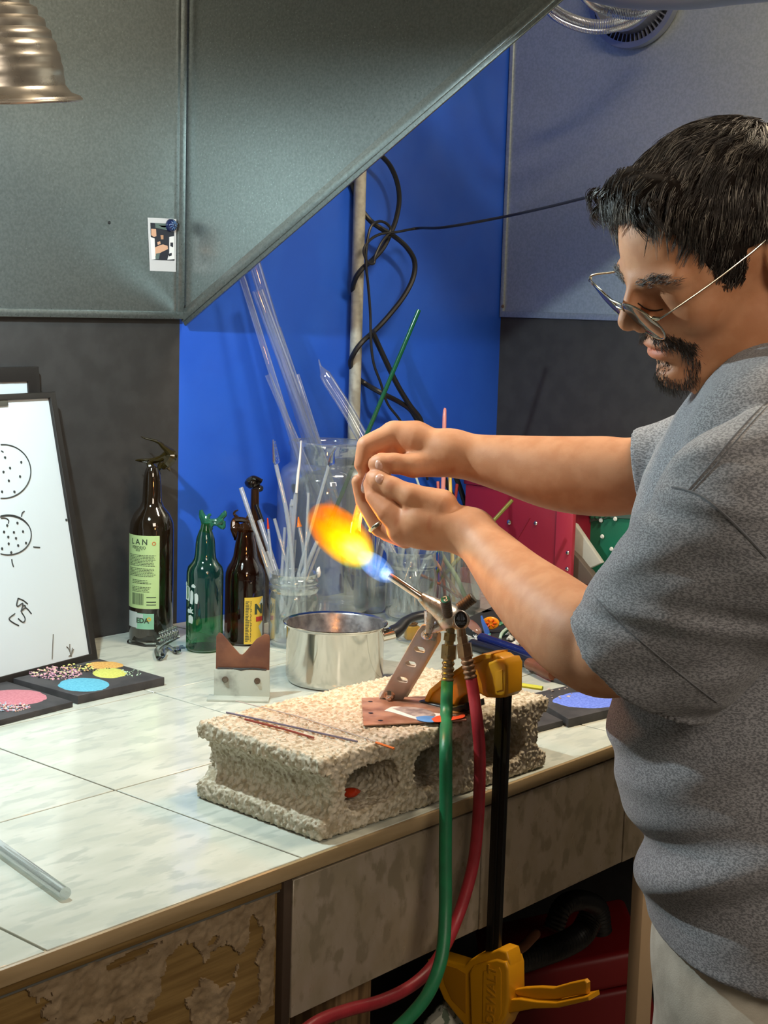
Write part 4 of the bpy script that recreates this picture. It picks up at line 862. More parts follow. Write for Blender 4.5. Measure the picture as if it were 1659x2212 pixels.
# ---------------------------------------------------------------- flame
def volmat(name, col, col2, strength, p=1.0, inner=None):
    m = bpy.data.materials.new(name); m.use_nodes = True; nt = m.node_tree; N = nt.nodes; L = nt.links; N.remove(N['Principled BSDF'])
    tc = N.new('ShaderNodeTexCoord'); ln = N.new('ShaderNodeVectorMath'); ln.operation = 'LENGTH'; L.new(tc.outputs['Object'], ln.inputs[0])
    mr = N.new('ShaderNodeMapRange'); mr.inputs[1].default_value = 1; mr.inputs[2].default_value = 0; mr.inputs[3].default_value = 0; mr.inputs[4].default_value = 1; L.new(ln.outputs['Value'], mr.inputs[0])
    pw = N.new('ShaderNodeMath'); pw.operation = 'POWER'; pw.inputs[1].default_value = p; L.new(mr.outputs[0], pw.inputs[0])
    ns = N.new('ShaderNodeTexNoise'); ns.inputs['Scale'].default_value = 2.2; ns.inputs['Detail'].default_value = 3; L.new(tc.outputs['Object'], ns.inputs['Vector'])
    m0 = N.new('ShaderNodeMapRange'); m0.inputs[1].default_value = .35; m0.inputs[2].default_value = .6; m0.inputs[3].default_value = .45; m0.inputs[4].default_value = 1.2; L.new(ns.outputs[0], m0.inputs[0])
    mu = N.new('ShaderNodeMath'); mu.operation = 'MULTIPLY'; L.new(pw.outputs[0], mu.inputs[0]); L.new(m0.outputs[0], mu.inputs[1])
    m2 = N.new('ShaderNodeMath'); m2.operation = 'MULTIPLY'; m2.inputs[1].default_value = strength; L.new(mu.outputs[0], m2.inputs[0])
    sx = N.new('ShaderNodeSeparateXYZ'); L.new(tc.outputs['Object'], sx.inputs[0])
    mc_ = N.new('ShaderNodeMapRange'); mc_.inputs[1].default_value = -.8; mc_.inputs[2].default_value = .8; L.new(sx.outputs[2], mc_.inputs[0])
    mx = N.new('ShaderNodeMix'); mx.data_type = 'RGBA'; mx.inputs[6].default_value = (*col, 1); mx.inputs[7].default_value = (*col2, 1); L.new(mc_.outputs[0], mx.inputs[0])
    e = N.new('ShaderNodeEmission'); L.new(mx.outputs[2], e.inputs[0]); L.new(m2.outputs[0], e.inputs[1]); last = e
    if inner:
        ab_ = N.new('ShaderNodeVolumeAbsorption'); ab_.inputs[0].default_value = (1, .85, .02, 1); ab2 = N.new('ShaderNodeMath'); ab2.operation = 'MULTIPLY'; ab2.inputs[1].default_value = inner; L.new(mu.outputs[0], ab2.inputs[0]); L.new(ab2.outputs[0], ab_.inputs[1])
        ad = N.new('ShaderNodeAddShader'); L.new(e.outputs[0], ad.inputs[0]); L.new(ab_.outputs[0], ad.inputs[1]); last = ad
    L.new(last.outputs[0], N['Material Output'].inputs['Volume'])
    return m
flame = thing('torch_flame', 'bright orange and yellow flame with a blue cone at the torch tip', 'flame', tipp)
def lobe(nm, a, b, rpx, m, d=DT, dep=None):
    A, B = at_d(*a, d), at_d(*b, d); c = (A+B)/2; z = unit(B-A); L_ = np.linalg.norm(B-A)/2; x = unit(np.cross(z, fw)); y = np.cross(z, x); r = rpx*d/FPX
    bm = bmesh.new(); bmesh.ops.create_icosphere(bm, subdivisions=4, radius=1); me = bpy.data.meshes.new(nm); bm.to_mesh(me); bm.free(); me.materials.append(m)
    o = link(nm, me, flame); o.matrix_basis = Matrix(frm(c, x*r, y*(dep or r), z*L_).tolist()); return o
lobe('outer_flame', (800, 1216), (672, 1096), 52, volmat('orange_flame', (1, .30, .0), (1, .17, .0), 60, .35, 110))
lobe('flame_lick', (730, 1150), (706, 1078), 22, volmat('orange_lick', (1, .18, .0), (1, .12, .0), 60, .8, 90))
lobe('flame_lick', (716, 1172), (668, 1108), 26, volmat('orange_lick_side', (1, .22, .0), (1, .14, .0), 50, .8, 90))
lobe('yellow_heart', (804, 1220), (692, 1124), 47, volmat('yellow_flame', (.5, .80, .0), (.4, .30, .0), 90, .7))
lobe('white_heart', (803, 1215), (728, 1156), 33, volmat('white_flame', (.9, 1, .75), (.7, .9, .35), 170, 1.3))
lobe('halo', (822, 1235), (640, 1070), 82, volmat('flame_haze', (.55, .14, .10), (.7, .20, .05), 2.2, 1.5))
lobe('blue_cone', (850, 1254), (774, 1194), 25, volmat('blue_flame', (.20, .42, 1), (.12, .36, 1), 52, .12))
lobe('inner_cone', (846, 1250), (820, 1229), 14, volmat('white_blue_flame', (.8, .9, 1), (.4, .6, 1), 110, .4))
# ---------------------------------------------------------------- saucepan
pc = at_z(722, 1470, 0); dp = proj(pc)[2]; sp_ = FPX/dp; RP = 105/sp_; HP = .087
pan = thing('saucepan', 'small stainless steel saucepan with black handle', 'saucepan', pc)
M_pan = mat('polished_pan_steel', (.66, .63, .58), .11, 1., col2=(.60, .57, .52), nscale=18, rvar=.04)
M_pani = mat('scaled_pan_inside', (.42, .40, .40), .35, .8, col2=(.22, .21, .22), nscale=60, rvar=.1, bump=.3, bscale=200, bdist=.0005)
one('body', lathe([(0, .001), (RP-.008, .0), (RP-.0035, .002), (RP-.001, .007), (RP, .013), (RP, HP-.004), (RP+.001, HP-.002), (RP+.0045, HP+.0005), (RP+.0052, HP+.0018), (RP+.004, HP+.0026), (RP-.0002, HP+.0008)], 96, T(pc)), M_pan, pan)
one('inside', lathe([(RP-.0002, HP+.0008), (RP-.0018, HP-.002), (RP-.0020, .014), (RP-.006, .006), (0, .005)], 96, T(pc)), M_pani, pan)
hd = proj(pc+V(0, 0, .07)+rh*RP)[2]
one('handle_socket', tube([at_d(822, 1374, hd+.01), at_d(852, 1366, hd+.012)], [13/sp_, 14/sp_], 24), M_pan, pan)
one('handle', tube(crv([at_d(850, 1366, hd+.012), at_d(862, 1358, hd+.014), at_d(878, 1341, hd+.018), at_d(900, 1331, hd+.02), at_d(930, 1327, hd+.024), at_d(968, 1326, hd+.03)], 6), np.interp(np.linspace(0, 1, 31), [0, .2, .45, 1], [.0145, .0125, .0088, .0082]), 24, sq=.75), M_blackpl, pan)

# ---------------------------------------------------------------- V-notch rod rest
vo = at_z(517, 1505, 0); dv = proj(vo)[2]; sv = FPX/dv
VM = stand(vo, .0)
def vn(L): return [((a-517)/sv, (1505-b)/sv) for a, b in L]
vr = thing('notched_rod_rest', 'rusty V-notched steel plate bolted to an aluminium angle', 'rod rest', vo)
M_rust = mat('rusty_steel', lin('#5e3c30'), .7, .3, col2=lin('#78503c'), nscale=30, rvar=.1, bump=.3, bscale=200, bdist=.0005)
M_ang = mat('scuffed_aluminium', lin('#b4bcb4'), .45, .3, col2=lin('#8c918a'), nscale=30, nlo=.5, nhi=.7, rvar=.1)
one('notch_plate', shape2d([vn([(466, 1450), (466, 1372), (472, 1364), (478, 1366), (500, 1392), (517, 1410), (522, 1411), (528, 1406), (552, 1376), (570, 1364), (579, 1366), (581, 1374), (581, 1450)])], .0035, .0005, VM@T((0, 0, .002))), M_rust, vr)
one('angle_face', shape2d([vn([(463, 1506), (463, 1443), (582, 1443), (584, 1506)])], .003, .0004, VM@T((0, 0, .0055))), M_ang, vr)
one('angle_foot', box(((452-517)/sv, .0, .003), ((583-517)/sv, .003, .030), .0005, M=VM), M_ang, vr)
for a, b in ((487, 1465), (556, 1466)):
    Mb_ = VM@T(((a-517)/sv, (1505-b)/sv, .007)); MB().add(lathe([(0, .0018), (.0045, .0015), (.0045, 0)], 20, Mb_)).add(lathe([(0, .0042), (.0030, .0042), (.0030, .0015)], 6, Mb_)).obj('bolt', mat('rusty_bolt', lin('#6b665c'), .5, .6, col2=lin('#54382a'), nscale=120), vr)
one('black_residue', tube([ap(VM, V((a-517)/sv, (1505-b)/sv, .006))[0] for a, b in ((470, 1441), (500, 1440), (520, 1442), (545, 1439), (575, 1442))], [.0015, .0008, .0022, .001, .0015], 6), M_blackpl, vr)

# ---------------------------------------------------------------- jars and rods
M_jar = thin_glass('clear_jar_glass', (.94, .965, .955), .85, .07, .38, .05, (.75, .8, .78))
M_tube = thin_glass('clear_tubing', (.93, .95, .96), .80, .08, .40, .05, (.75, .8, .9))
M_rod = thin_glass('clear_rod_glass', (.90, .94, .95), .85, .16, .45, .20, (.8, .85, .9))
M_frost = mat('frosted_white_glass', (.75, .72, .70), .35)
def jar(px_, base, prof, label, name='glass_jar', cat='jar', wall=.0022, n=48):
    d = proj(base)[2]; s = FPX/d; by_ = proj(base)[1]; o = [(r/s, (by_-y)/s) for r, y in prof]
    o = [(0, 0), (max(o[0][0]-.003, .001), 0)]+o; i = [(max(r-wall, 0), max(z, .004)) for r, z in o][::-1]
    t = one(name, lathe(o+i, n, T(base)), M_jar); return tag(t, label, cat), d, s
mb_ = at_z(633, 1392); 
mj, dm, sm = jar(633, mb_, [(48, 1388), (53, 1382), (54, 1370), (54, 1290), (52, 1280), (50, 1276), (52, 1272), (55, 1268), (55, 1262), (50, 1258), (53, 1254), (53, 1249), (49, 1244), (50, 1236), (52, 1234)], 'screw-neck canning jar packed with clear rods beside the brown bottles')
Z7 = lambda x, y: (500+x/4.425, 920+y/4.425)
def rod(P, d0, d1, r, m=None, name='glass_rod', label='clear glass rod standing in the canning jar by the pan', group='clear rods in the canning jar', cat='rod', n=10, s=None):
    s = s or sm; L = [at_d(*p, d0+(d1-d0)*i/max(len(P)-1, 1)) for i, p in enumerate(P)]; rr = np.array(r)/s if not np.isscalar(r) else r/s
    L = L if len(L) == 2 else crv(L, 4)
    if not np.isscalar(r): rr = np.interp(np.linspace(0, 1, len(L)), np.linspace(0, 1, len(rr)), rr)
    o = one(name, tube(L, rr, n), m or M_rod); o_all.append((o, P[0][0])); return tag(o, label, cat, group)
o_all = []
ORD = 'leftmost,second,third,fourth,fifth,sixth,seventh,eighth,ninth,tenth,eleventh,twelfth,thirteenth,fourteenth,fifteenth,sixteenth,seventeenth,eighteenth,nineteenth,twentieth,twenty-first,rightmost'.split(',')
def relabel(group, what):
    L_ = sorted([x for x in o_all if x[0].get('group') == group], key=lambda x: x[1]); n_ = len(L_)
    for i, (o, _) in enumerate(L_): o['label'] = what+(', leftmost of them' if i == 0 else ', rightmost of them' if i == n_-1 else ', %s of them from the left' % ORD[i])
rods = [((90, 590), (370, 1400), 5), ((270, 900), (440, 1400), 6), ((215, 960), (400, 1410), 3.2), ((410, 885), (560, 1400), 3.6), ((735, 640), (700, 1400), 3), ((510, 970), (480, 1400), 3.4), ((545, 1160), (520, 1400), 6),
        ((840, 1160), (740, 1400), 3.5), ((820, 1100), (660, 1440), 4.5), ((610, 1090), (590, 1400), 2.6), ((790, 1180), (700, 1400), 4), ((340, 1200), (410, 1400), 4)]
for i, (a, b, r) in enumerate(rods):
    dx = (b[0]-a[0])/(b[1]-a[1]); y2 = random.uniform(1880, 2030); e = (min(max(b[0]+dx*(y2-b[1])*.9, 420), 760), y2)
    rod([Z7(*a), Z7(*e)], dm+random.uniform(-.02, .02), dm+random.uniform(-.022, .022), r)
for i in range(16):
    a = (random.uniform(400, 760), random.uniform(1390, 1520)); e = (random.uniform(400, 760), random.uniform(1900, 2030)); rod([Z7(*a), Z7(*e)], dm+random.uniform(-.02, .02), dm+random.uniform(-.02, .02), random.uniform(1.5, 3.2), label='short clear offcut standing inside the canning jar', group='offcuts inside the canning jar')
rod([Z7(425, 370), Z7(545, 950), Z7(620, 1900)], dm-.015, dm, 4.6, label='clear rod topped by a tall ridged twist', group=None)
rod([Z7(400, 130), Z7(408, 180), Z7(418, 240), Z7(430, 340), Z7(440, 365)], dm-.015, dm-.015, [1.5, 3.5, 6, 8.5, 4], M_gl, 'twist_finial', 'ridged clear twist crowning the leftmost tall rod', None, 'glass piece')
for i in range(7): rod([Z7(404+i*6, 160+i*28), Z7(424+i*5, 150+i*28)], dm-.022, dm-.022, 1.6, M_gl, 'twist_ridge', 'small clear ridge on the tall twist', 'ridges of the twist', 'glass piece')
rod([Z7(665, 140), Z7(655, 300), Z7(635, 470), Z7(620, 640)], dm-.015, dm-.01, [1.2, 2.4, 3.2, 3.0], M_frost, label='white pulled point rising from the canning jar', group=None)
rod([Z7(620, 640), Z7(610, 700), Z7(570, 1180), Z7(520, 1900)], dm-.01, dm+.01, [2.5, 5.5, 5.5, 5], label='clear tube under the white pulled point', group=None)
rod([Z7(575, 700), Z7(572, 760), Z7(560, 860), Z7(500, 1850)], dm-.005, dm, [2, 4.5, 3, 3], M_rod, label='clear rod with a swollen tip behind the white point', group=None)
rod([Z7(930, 380), Z7(810, 800), Z7(640, 1420), Z7(560, 1880)], dm-.03, dm, 3.6, label='clear rod leaning right with a bird-like tip', group=None)
rod([Z7(1000, 210), Z7(975, 250), Z7(962, 300), Z7(955, 350), Z7(930, 385)], dm-.03, dm-.03, [2, 3, 6, 8, 3.5], M_gl, 'glass_finial', 'clear beak-shaped finial on the right-leaning rod', None, 'glass piece')
rod([Z7(640, 870), Z7(645, 930), Z7(650, 965)], dm, dm, [1.5, 4, 6.5], mat('orange_amber_glass', (.65, .16, .02), .12, coat=.4), 'amber_glass_cone', 'small orange amber cone on a rod in the canning jar', None, 'glass piece')
rod([Z7(650, 965), Z7(690, 1230), Z7(700, 1850)], dm, dm, 4, label='clear rod carrying the amber cone', group=None)
rod([Z7(345, 880), Z7(352, 985)], dm+.01, dm+.01, [1.5, 3], mat('red_glass_tip', (.5, .04, .02), .15), 'red_glass_tip', 'thin red tip on a rod at the left of the canning jar', None, 'glass piece')
rod([Z7(352, 985), Z7(440, 1850)], dm+.01, dm, 3, label='clear rod carrying the thin red tip', group=None)
# big glass jar with tubing
jb = foot(700, 1.850); dj_ = proj(jb)[2]; by_ = proj(jb)[1]
bj, dj, sj = jar(700, jb, [(92, by_-3), (104, by_-14), (106, by_-30), (106, 1060), (104, 1030), (96, 1010), (84, 1002), (79, 996), (80, 985), (80, 965), (84, 960), (84, 953), (80, 951)], 'big clear glass jar holding long tubes against the blue wall')
Z4 = lambda x, y: (500+x/3.352, 320+y/3.352)
def bigtube(P, r, label, d=0., g=None, m=None, ext=True, s=None, dd=None):
    a, b = np.array(P[0]), np.array(P[-1]); 
    if ext: k = 1+ext*1.0; b = a+(b-a)*k
    A, B = Z4(*a), Z4(*b); yt_ = 1.905+d*.6
    pa, pb = at_y(*A, yt_), at_y(*B, 1.855+d)
    if pb[2] < .006: pb = pa+(pb-pa)*((pa[2]-.006)/(pa[2]-pb[2]))
    return tag(one('glass_tube', tube([pa, pb], r/sj, 20), M_tube), label, 'tube')
bigtube([(75, 930), (440, 2100)], 7, 'leftmost long clear tube running up behind the hood wing', -.03, None, ext=.40)
bigtube([(150, 780), (560, 2130)], 13, 'widest clear tube reaching behind the hood wing', .02, None, ext=.38)
bigtube([(190, 1030), (600, 2150)], 12.5, 'clear tube with a rounded closed end below the wing', -.02, None, ext=.40)
rod([Z4(186, 1018), Z4(190, 1032)], dj-.02, dj-.02, [6, 12.5], M_tube, 'rounded_tube_end', 'rounded closed end of a clear tube', None, 'tube', 20, sj)
bigtube([(262, 1640), (480, 2140)], 6.5, 'shorter open clear tube at the left of the big jar', -.045, None, ext=.75)
bigtube([(475, 1640), (640, 2150)], 5, 'shorter open clear tube at the right of the bundle', -.05, None, ext=.75)
bigtube([(330, 1300), (620, 2150)], 8, 'clear tube nested in the middle of the bundle', 0, None, ext=.5)
rod([Z4(1358, 1170), Z4(960, 2120), Z4(700, 2740)], dj-.09, dj-.03, 4.6, mat('dark_green_glass', (.008, .085, .040), .15), 'green_glass_rod', 'dark green rod crossing in front of the conduit', None, 'rod', 12, sj)
# jar behind the hands, pointed closed tube in it
kb = foot(886, 1.70); dk = proj(kb)[2]; ky = proj(kb)[1]
j3, d3_, s3_ = jar(886, kb, [(48, ky-4), (55, ky-12), (56, ky-40), (56, 1240), (53, 1230), (51, 1224), (55, 1219), (55, 1212), (52, 1206), (52, 1190), (54, 1187)], 'canning jar of clear rods behind the torch barrel')
rod([Z4(632, 1530), Z4(645, 1580), Z4(670, 1625), Z4(700, 1680), Z4(940, 2080), Z4(1290, 2860), Z4(1330, 3150)], dk-.0, dk, [1.0, 2.5, 9, 13, 13.5, 13, 12], M_tube, 'pointed_tube', 'wide clear tube with a pointed closed end behind the raised hand', None, 'tube', 22, s3_)
for i in range(22):
    a = (random.uniform(838, 935), random.uniform(1175, 1225)); e = (random.uniform(845, 925), ky-random.uniform(8, 20)); a2 = (a[0]+(a[0]-886)*.35, a[1]-random.uniform(15, 60))
    rod([a2, e], dk+random.uniform(-.025, .025), dk+random.uniform(-.025, .025), random.uniform(2.2, 5), label='clear rod in the jar behind the torch barrel', group='clear rods in the middle jar', s=s3_)
# tumbler
tb_ = foot(800, 1.79); dt_ = proj(tb_)[2]; ty = proj(tb_)[1]
j4, d4_, s4_ = jar(800, tb_, [(30, ty-3), (33, ty-8), (44, 1245), (45, 1238)], 'tapered glass tumbler of thin rods behind the saucepan')
for i in range(16):
    a = (random.uniform(770, 842), random.uniform(1080, 1215)); e = (800+random.uniform(-22, 22), ty-random.uniform(6, 14)); rod([a, e], dt_+random.uniform(-.02, .02), dt_+random.uniform(-.015, .015), random.uniform(2, 3.6), label='thin clear rod fanned out of the tumbler', group='clear rods in the tumbler', s=s4_)
relabel('clear rods in the canning jar', 'plain clear rod in the canning jar')
relabel('clear rods in the middle jar', 'clear rod in the jar behind the barrel')
relabel('clear rods in the tumbler', 'thin clear rod in the tumbler')
# clear canister with coloured rods
cb = foot(990, 1.66); dc = proj(cb)[2]; cy_ = proj(cb)[1]
j5, d5_, s5_ = jar(990, cb, [(43, cy_-3), (46, cy_-8), (47, cy_-20), (47, 1180), (48, 1176)], 'tall clear canister holding coloured rods beside the red cabinet', 'glass_canister', 'canister')
def crod(P, r, c, label, dd=0., rough=.2): return rod(P, dc+dd, dc, r, mat('coloured_glass', c, rough, coat=.3), 'coloured_rod', label, None, 'rod', 10, s5_)
crod([(963, 882), (960, 900), (957, 1059), (946, 1300)], [1, 4.5, 5, 5], lin('#d58a86'), 'tall pink rod standing in the canister')
crod([(971, 1010), (974, 1100), (980, 1300)], 4.2, lin('#d9b85c'), 'yellow rod standing in the canister', .02)
crod([(987, 1046), (980, 1120), (972, 1300)], 3.6, (.22, .02, .02), 'dark red rod standing in the canister', .03)
crod([(935, 1150), (955, 1200), (985, 1245), (1005, 1290)], 5, lin('#97a985'), 'pale green rod leaning in the canister', -.02)
crod([(1107, 1080), (975, 1224), (945, 1260)], 4.2, lin('#7a7630'), 'olive rod leaning right out of the canister', -.01)
crod([(946, 1040), (950, 1120), (962, 1300)], 3.6, lin('#c8635a'), 'coral rod just left of the pink one', .01)
crod([(895, 1020), (925, 1110), (975, 1290)], 2.5, lin('#c9cfc8'), 'thin pale rod leaning left from the canister', -.03)
crod([(935, 1205), (975, 1262), (1000, 1295)], 3.5, lin('#b98a78'), 'dusty rose rod low in the canister', -.035)
crod([(925, 1280), (950, 1220), (958, 1180)], 3.2, lin('#6f7a4a'), 'short moss green rod at the left of the canister', -.03)
crod([(905, 1240), (950, 1262), (990, 1290)], 3, lin('#ab6a5c'), 'brick red sliver low in the canister', -.04)
tag(one('white_glass_horn', blob(at_d(688, 1236, dm), .006, 12, .3, 2, .6, .6, 1.6), M_frost), 'little white horn stuck beyond the jar rim', 'glass piece')

# ---------------------------------------------------------------- clear rod at the lower left
r_ = .0060
rodv = tube([at_z(-160, 1716, r_), at_z(141, 1930, r_)], r_, 24); o = one('glass_rod', rodv, thin_glass('thick_rod_glass', (.88, .93, .92), .8, .16, .5, .16, (.7, .75, .74))); tag(o, 'thick clear rod lying alone on the near tiles', 'rod')

# ---------------------------------------------------------------- things on the right of the bench
tray = [at_z(a, b, .012)[:2] for a, b in ((985, 1345), (1085, 1300), (1240, 1365), (1130, 1412))]; ct = np.mean(tray, 0)
tag(one('foam_mat', shape2d([[(a-ct[0], b-ct[1]) for a, b in tray]], .012, .002, T((ct[0], ct[1], .006))), mat('black_foam', (.020, .020, .022), .8, bump=.5, bscale=150)), 'black foam mat holding small glass work under the forearm', 'mat')
d6 = proj(at_z(1060, 1365, .015))[2]; s6 = FPX/d6
def zi(a, b, z=.02): return at_z(a, b, z)
tag(one('navy_glass_rod', tube([zi(1040, 1378, .020), zi(1165, 1422, .020)], .0085, 16), mat('navy_rod', (.006, .010, .075), .12, coat=.4)), 'thick navy blue rod on the black foam mat', 'rod')
tag(one('black_glass_rod', tube([zi(1020, 1392, .010), zi(1150, 1432, .010)], .0095, 14), mat('black_rod', (.012, .012, .016), .15)), 'thick black rod in front of the navy one', 'rod')
fl = thing('orange_glass_flower', 'glossy orange disc of glass on the foam mat', 'glass piece', zi(1062, 1358, .012))
M_or = mat('orange_glass', (.85, .28, .01), .10, coat=.6)
fc = at_d(1060, 1346, d6); Mf_ = frm(fc, rt, unit(up*.8-fw*.6), unit(-fw*.8-up*.6*-1))
one('disc', (ap(frm(fc, rt, up, -fw), shape2d([circ(0, 0, 19/s6, 26, 14/s6)], .006, .0025)[0]), shape2d([circ(0, 0, 19/s6, 26, 14/s6)], .006, .0025)[1]), M_or, fl)
for k in range(6): a = k*1.05; one('petal_rib', tube([at_d(1060+5*math.cos(a), 1346+4*math.sin(a), d6-.004), at_d(1060+13*math.cos(a), 1346+9*math.sin(a), d6-.005)], .0018, 6), mat('red_orange_rib', (.75, .10, .01), .15), fl)
tag(one('blue_glass_twig', tube(crv([at_d(1040, 1330, d6-.01), at_d(1044, 1345, d6-.012), at_d(1051, 1362, d6-.012), at_d(1052, 1378, d6-.01)], 5), np.interp(np.linspace(0, 1, 16), [0, .5, 1], [.0015, .004, .006]), 8), mat('blue_glass', (.05, .14, .50), .12, coat=.4)), 'blue twig of glass leaning before the orange disc', 'glass piece')
tag(one('teal_glass_leaf', tube(crv([at_d(1016, 1397, d6-.06), at_d(1035, 1390, d6-.055), at_d(1050, 1378, d6-.045), at_d(1060, 1368, d6-.04)], 5), [.001]+[.004, .0055, .006, .007, .007, .007, .0065, .006, .006, .005, .005, .004, .003, .002, .001], 8, sq=.5), mat('teal_glass', (.06, .26, .22), .12, coat=.4)), 'teal leaf of glass at the mat corner', 'glass piece')
tag(one('brown_glass_petals', tube(crv([at_d(1012, 1338, d6-.0), at_d(1022, 1352, d6-.02), at_d(1034, 1364, d6-.03), at_d(1040, 1372, d6-.03)], 5), [.002]+[.006, .008, .009, .010, .010, .010, .009, .009, .008, .007, .006, .005, .004, .003, .002], 8, sq=.4), mat('brown_pink_glass', (.25, .13, .10), .15, coat=.4)), 'brownish pink petal of glass left of the orange disc', 'glass piece')
tag(one('green_glass_curl', tube(crv([at_d(1078, 1350, d6), at_d(1090, 1345, d6), at_d(1098, 1356, d6-.02), at_d(1082, 1372, d6-.03)], 5), .0035, 8), mat('green_curl_glass', (.05, .20, .10), .15)), 'dark green curl of glass right of the orange disc', 'glass piece')
tag(one('pale_glass_hook', tube(crv([at_d(1110, 1352, d6-.02), at_d(1095, 1358, d6-.03), at_d(1084, 1368, d6-.04), at_d(1080, 1380, d6-.05)], 5), .0026, 8), mat('pale_green_glass', (.40, .52, .42), .12)), 'pale green hook of glass on the foam mat', 'glass piece')
cg = MB()
for i in range(26): c = zi(random.uniform(1095, 1140), random.uniform(1362, 1400), .016); cg.add(blob(c, random.uniform(.003, .006), 6, .4, i))
tag(cg.obj('clear_glass_chips', mat('glass_chips', (.6, .58, .52), .08, coat=.3)), 'heap of clear chips beside the navy rod', 'glass chips', None, 'stuff')
cg = MB()
for i in range(40): c = zi(random.uniform(1000, 1060), random.uniform(1372, 1388), .013); cg.add(blob(c, random.uniform(.0015, .003), 6, .4, i))
tag(cg.obj('clear_glass_chips', mat('small_glass_chips', (.55, .55, .55), .15)), 'sprinkle of small clear chips along the mat front', 'glass chips', None, 'stuff')
fi = thing('wood_handled_file', 'thin steel file with worn brown wooden handle', 'file', zi(1160, 1440, .01))
hA, hB = at_z(1139, 1432, .013), at_z(1196, 1456, .013); hl = np.linalg.norm(hB-hA)
one('handle', lathe([(0, 0), (.006, .0), (.0088, .004), (.0098, .012), (.0086, hl*.35), (.0090, hl*.4), (.0105, hl*.75), (.0108, hl*.92), (.0095, hl), (0, hl)], 24, dirframe(hA, hB-hA)), mat('worn_brown_handle', lin('#5c3320'), .4, col2=lin('#7a4a30'), nscale=14, stretch=(1, 1, 1)), fi)
one('pin', lathe([(0, hl+.0006), (.0028, hl+.0005), (.0028, hl-.001)], 12, dirframe(hA, hB-hA)), M_brass, fi)
one('blade', tube([hA, at_z(1086, 1401, .008)], [.0030, .0018], 8, sq=.5), mat('dark_file_steel', (.06, .075, .07), .4, .8), fi)
ab = at_z(889, 1386, 0); da = proj(ab)[2]; sa = FPX/da
ag = thing('amber_glass_nugget', 'honey amber glass block with brown swirls behind the bracket', 'glass piece', ab)
one('block', box((-.0125, 0, -.010), (.0125, .024, .010), .004, M=stand(ab+V(0, 0, .004), .3)), mat('honey_glass', (.50, .30, .06), .12, trans=.4, coat=.5), ag)
for k in range(3): one('swirl', tube(crv(ap(stand(ab+V(0, 0, .029)), [V(.008*math.cos(t+k), .002, .008*math.sin(t+k)) for t in np.linspace(0, 3.5, 6)]), 3), .0022, 6), mat('brown_swirl', (.12, .06, .02), .15), ag)
tag(one('glass_dish', lathe([(0, .001), (.020, .001), (.026, .004), (.0265, .0045), (.020, .0022), (0, .002)], 40, T(ab)), M_jar), 'shallow clear dish under the amber block', 'dish')
# red case against the right wall
XF = 2.40
def rc(a, b): q = at_x(a, b, XF); return (-q[1], q[2])
RM = frm(V(XF, 0, 0), V(0, -1, 0), ZZ, V(-1, 0, 0))
M_red = mat('dark_red_paint', (.27, .012, .032), .4, col2=(.23, .010, .028), nscale=8, bump=.1, bscale=300)
M_red2 = mat('light_red_paint', (.40, .03, .055), .35)
ztop = rc(1006, 1046)[1]; ya, yb2, yc = rc(1006, 1100)[0], rc(1204, 1180)[0], rc(1240, 1180)[0]
case = thing('red_metal_case', 'dark red metal case with round screws against the right wall', 'case', (XF, -ya, 0))
one('side_panel', box((ya, .012, -.003), (yb2, ztop, .003), .001, M=RM), M_red, case)
one('corner_flange', box((yb2, .012, -.003), (yc, ztop, .008), .001, M=RM), M_red2, case)
one('lid', box((ya-.004, ztop+.001, -.16), (yc+.003, ztop+.030, .006), .002, M=RM), M_red, case)
one('case_body', box((ya+.004, .010, -.15), (yb2+.01, ztop, -.004), .001, M=RM), M_red, case)
one('base_rail', box((ya, .0, -.02), (yc+.03, .030, .012), .001, M=RM), M_red2, case)
for a, b, r in ((1100, 1128, .0052), (1157, 1130, .0044), (1226, 1194, .0040), (1225, 1229, .0040)):
    q = at_x(a, b, XF-.004-(.006 if a > 1204 else 0)); Mq = frm(q, V(0, -1, 0), ZZ, V(-1, 0, 0)); so = one('screw', lathe([(0, .003), (r*.6, .0028), (r, .001), (r, 0)], 20, Mq), M_chrome, case)
one('panel_strut', tube([at_x(1145, 1118, XF-.004), at_x(1108, 1180, XF-.004)], .0012, 6), M_red, case)
gc = thing('green_riveted_panel', 'green metal panel with white rivets right of the red case', 'panel', at_z(1290, 1290))
XG = 2.50
def g2(a, b): q = at_x(a, b, XG); return (-q[1], q[2])
GM = frm(V(XG, 0, 0), V(0, -1, 0), ZZ, V(-1, 0, 0))
M_grn = mat('green_paint', (.015, .17, .10), .35, col2=(.02, .15, .09), nscale=10)
one('sheet', shape2d([[g2(1236, 1110), g2(1480, 1120), g2(1480, 1300), g2(1236, 1300)]], .004, .0005, GM), M_grn, gc)
one('upper_band', shape2d([[g2(1236, 1090), g2(1480, 1100), g2(1480, 1126), g2(1320, 1118), g2(1243, 1135)]], .006, .0005, GM@T((0, 0, .003))), mat('grey_green_band', (.07, .13, .11), .4), gc)
for a, b in ((1266, 1129), (1298, 1124), (1329, 1121), (1301, 1159), (1321, 1186), (1345, 1215)): one('rivet', lathe([(0, .003), (.003, .0028), (.0045, 0)], 14, frm(at_x(a, b, XG-.006), V(0, -1, 0), ZZ, V(-1, 0, 0))), mat('white_rivet', (.75, .78, .74), .4), gc)
rub = MB()
for i in range(7): rub.add(blob(at_x(1242+i*12, 1117-i*.6, XG-.008), .006, 6, .3, i))
rub.obj('bead_row', mat('dark_green_beads', (.02, .12, .07), .3), gc)
XW = 2.44
def g3(L, X): return [(-at_x(a, b, X)[1], at_x(a, b, X)[2]) for a, b in L]
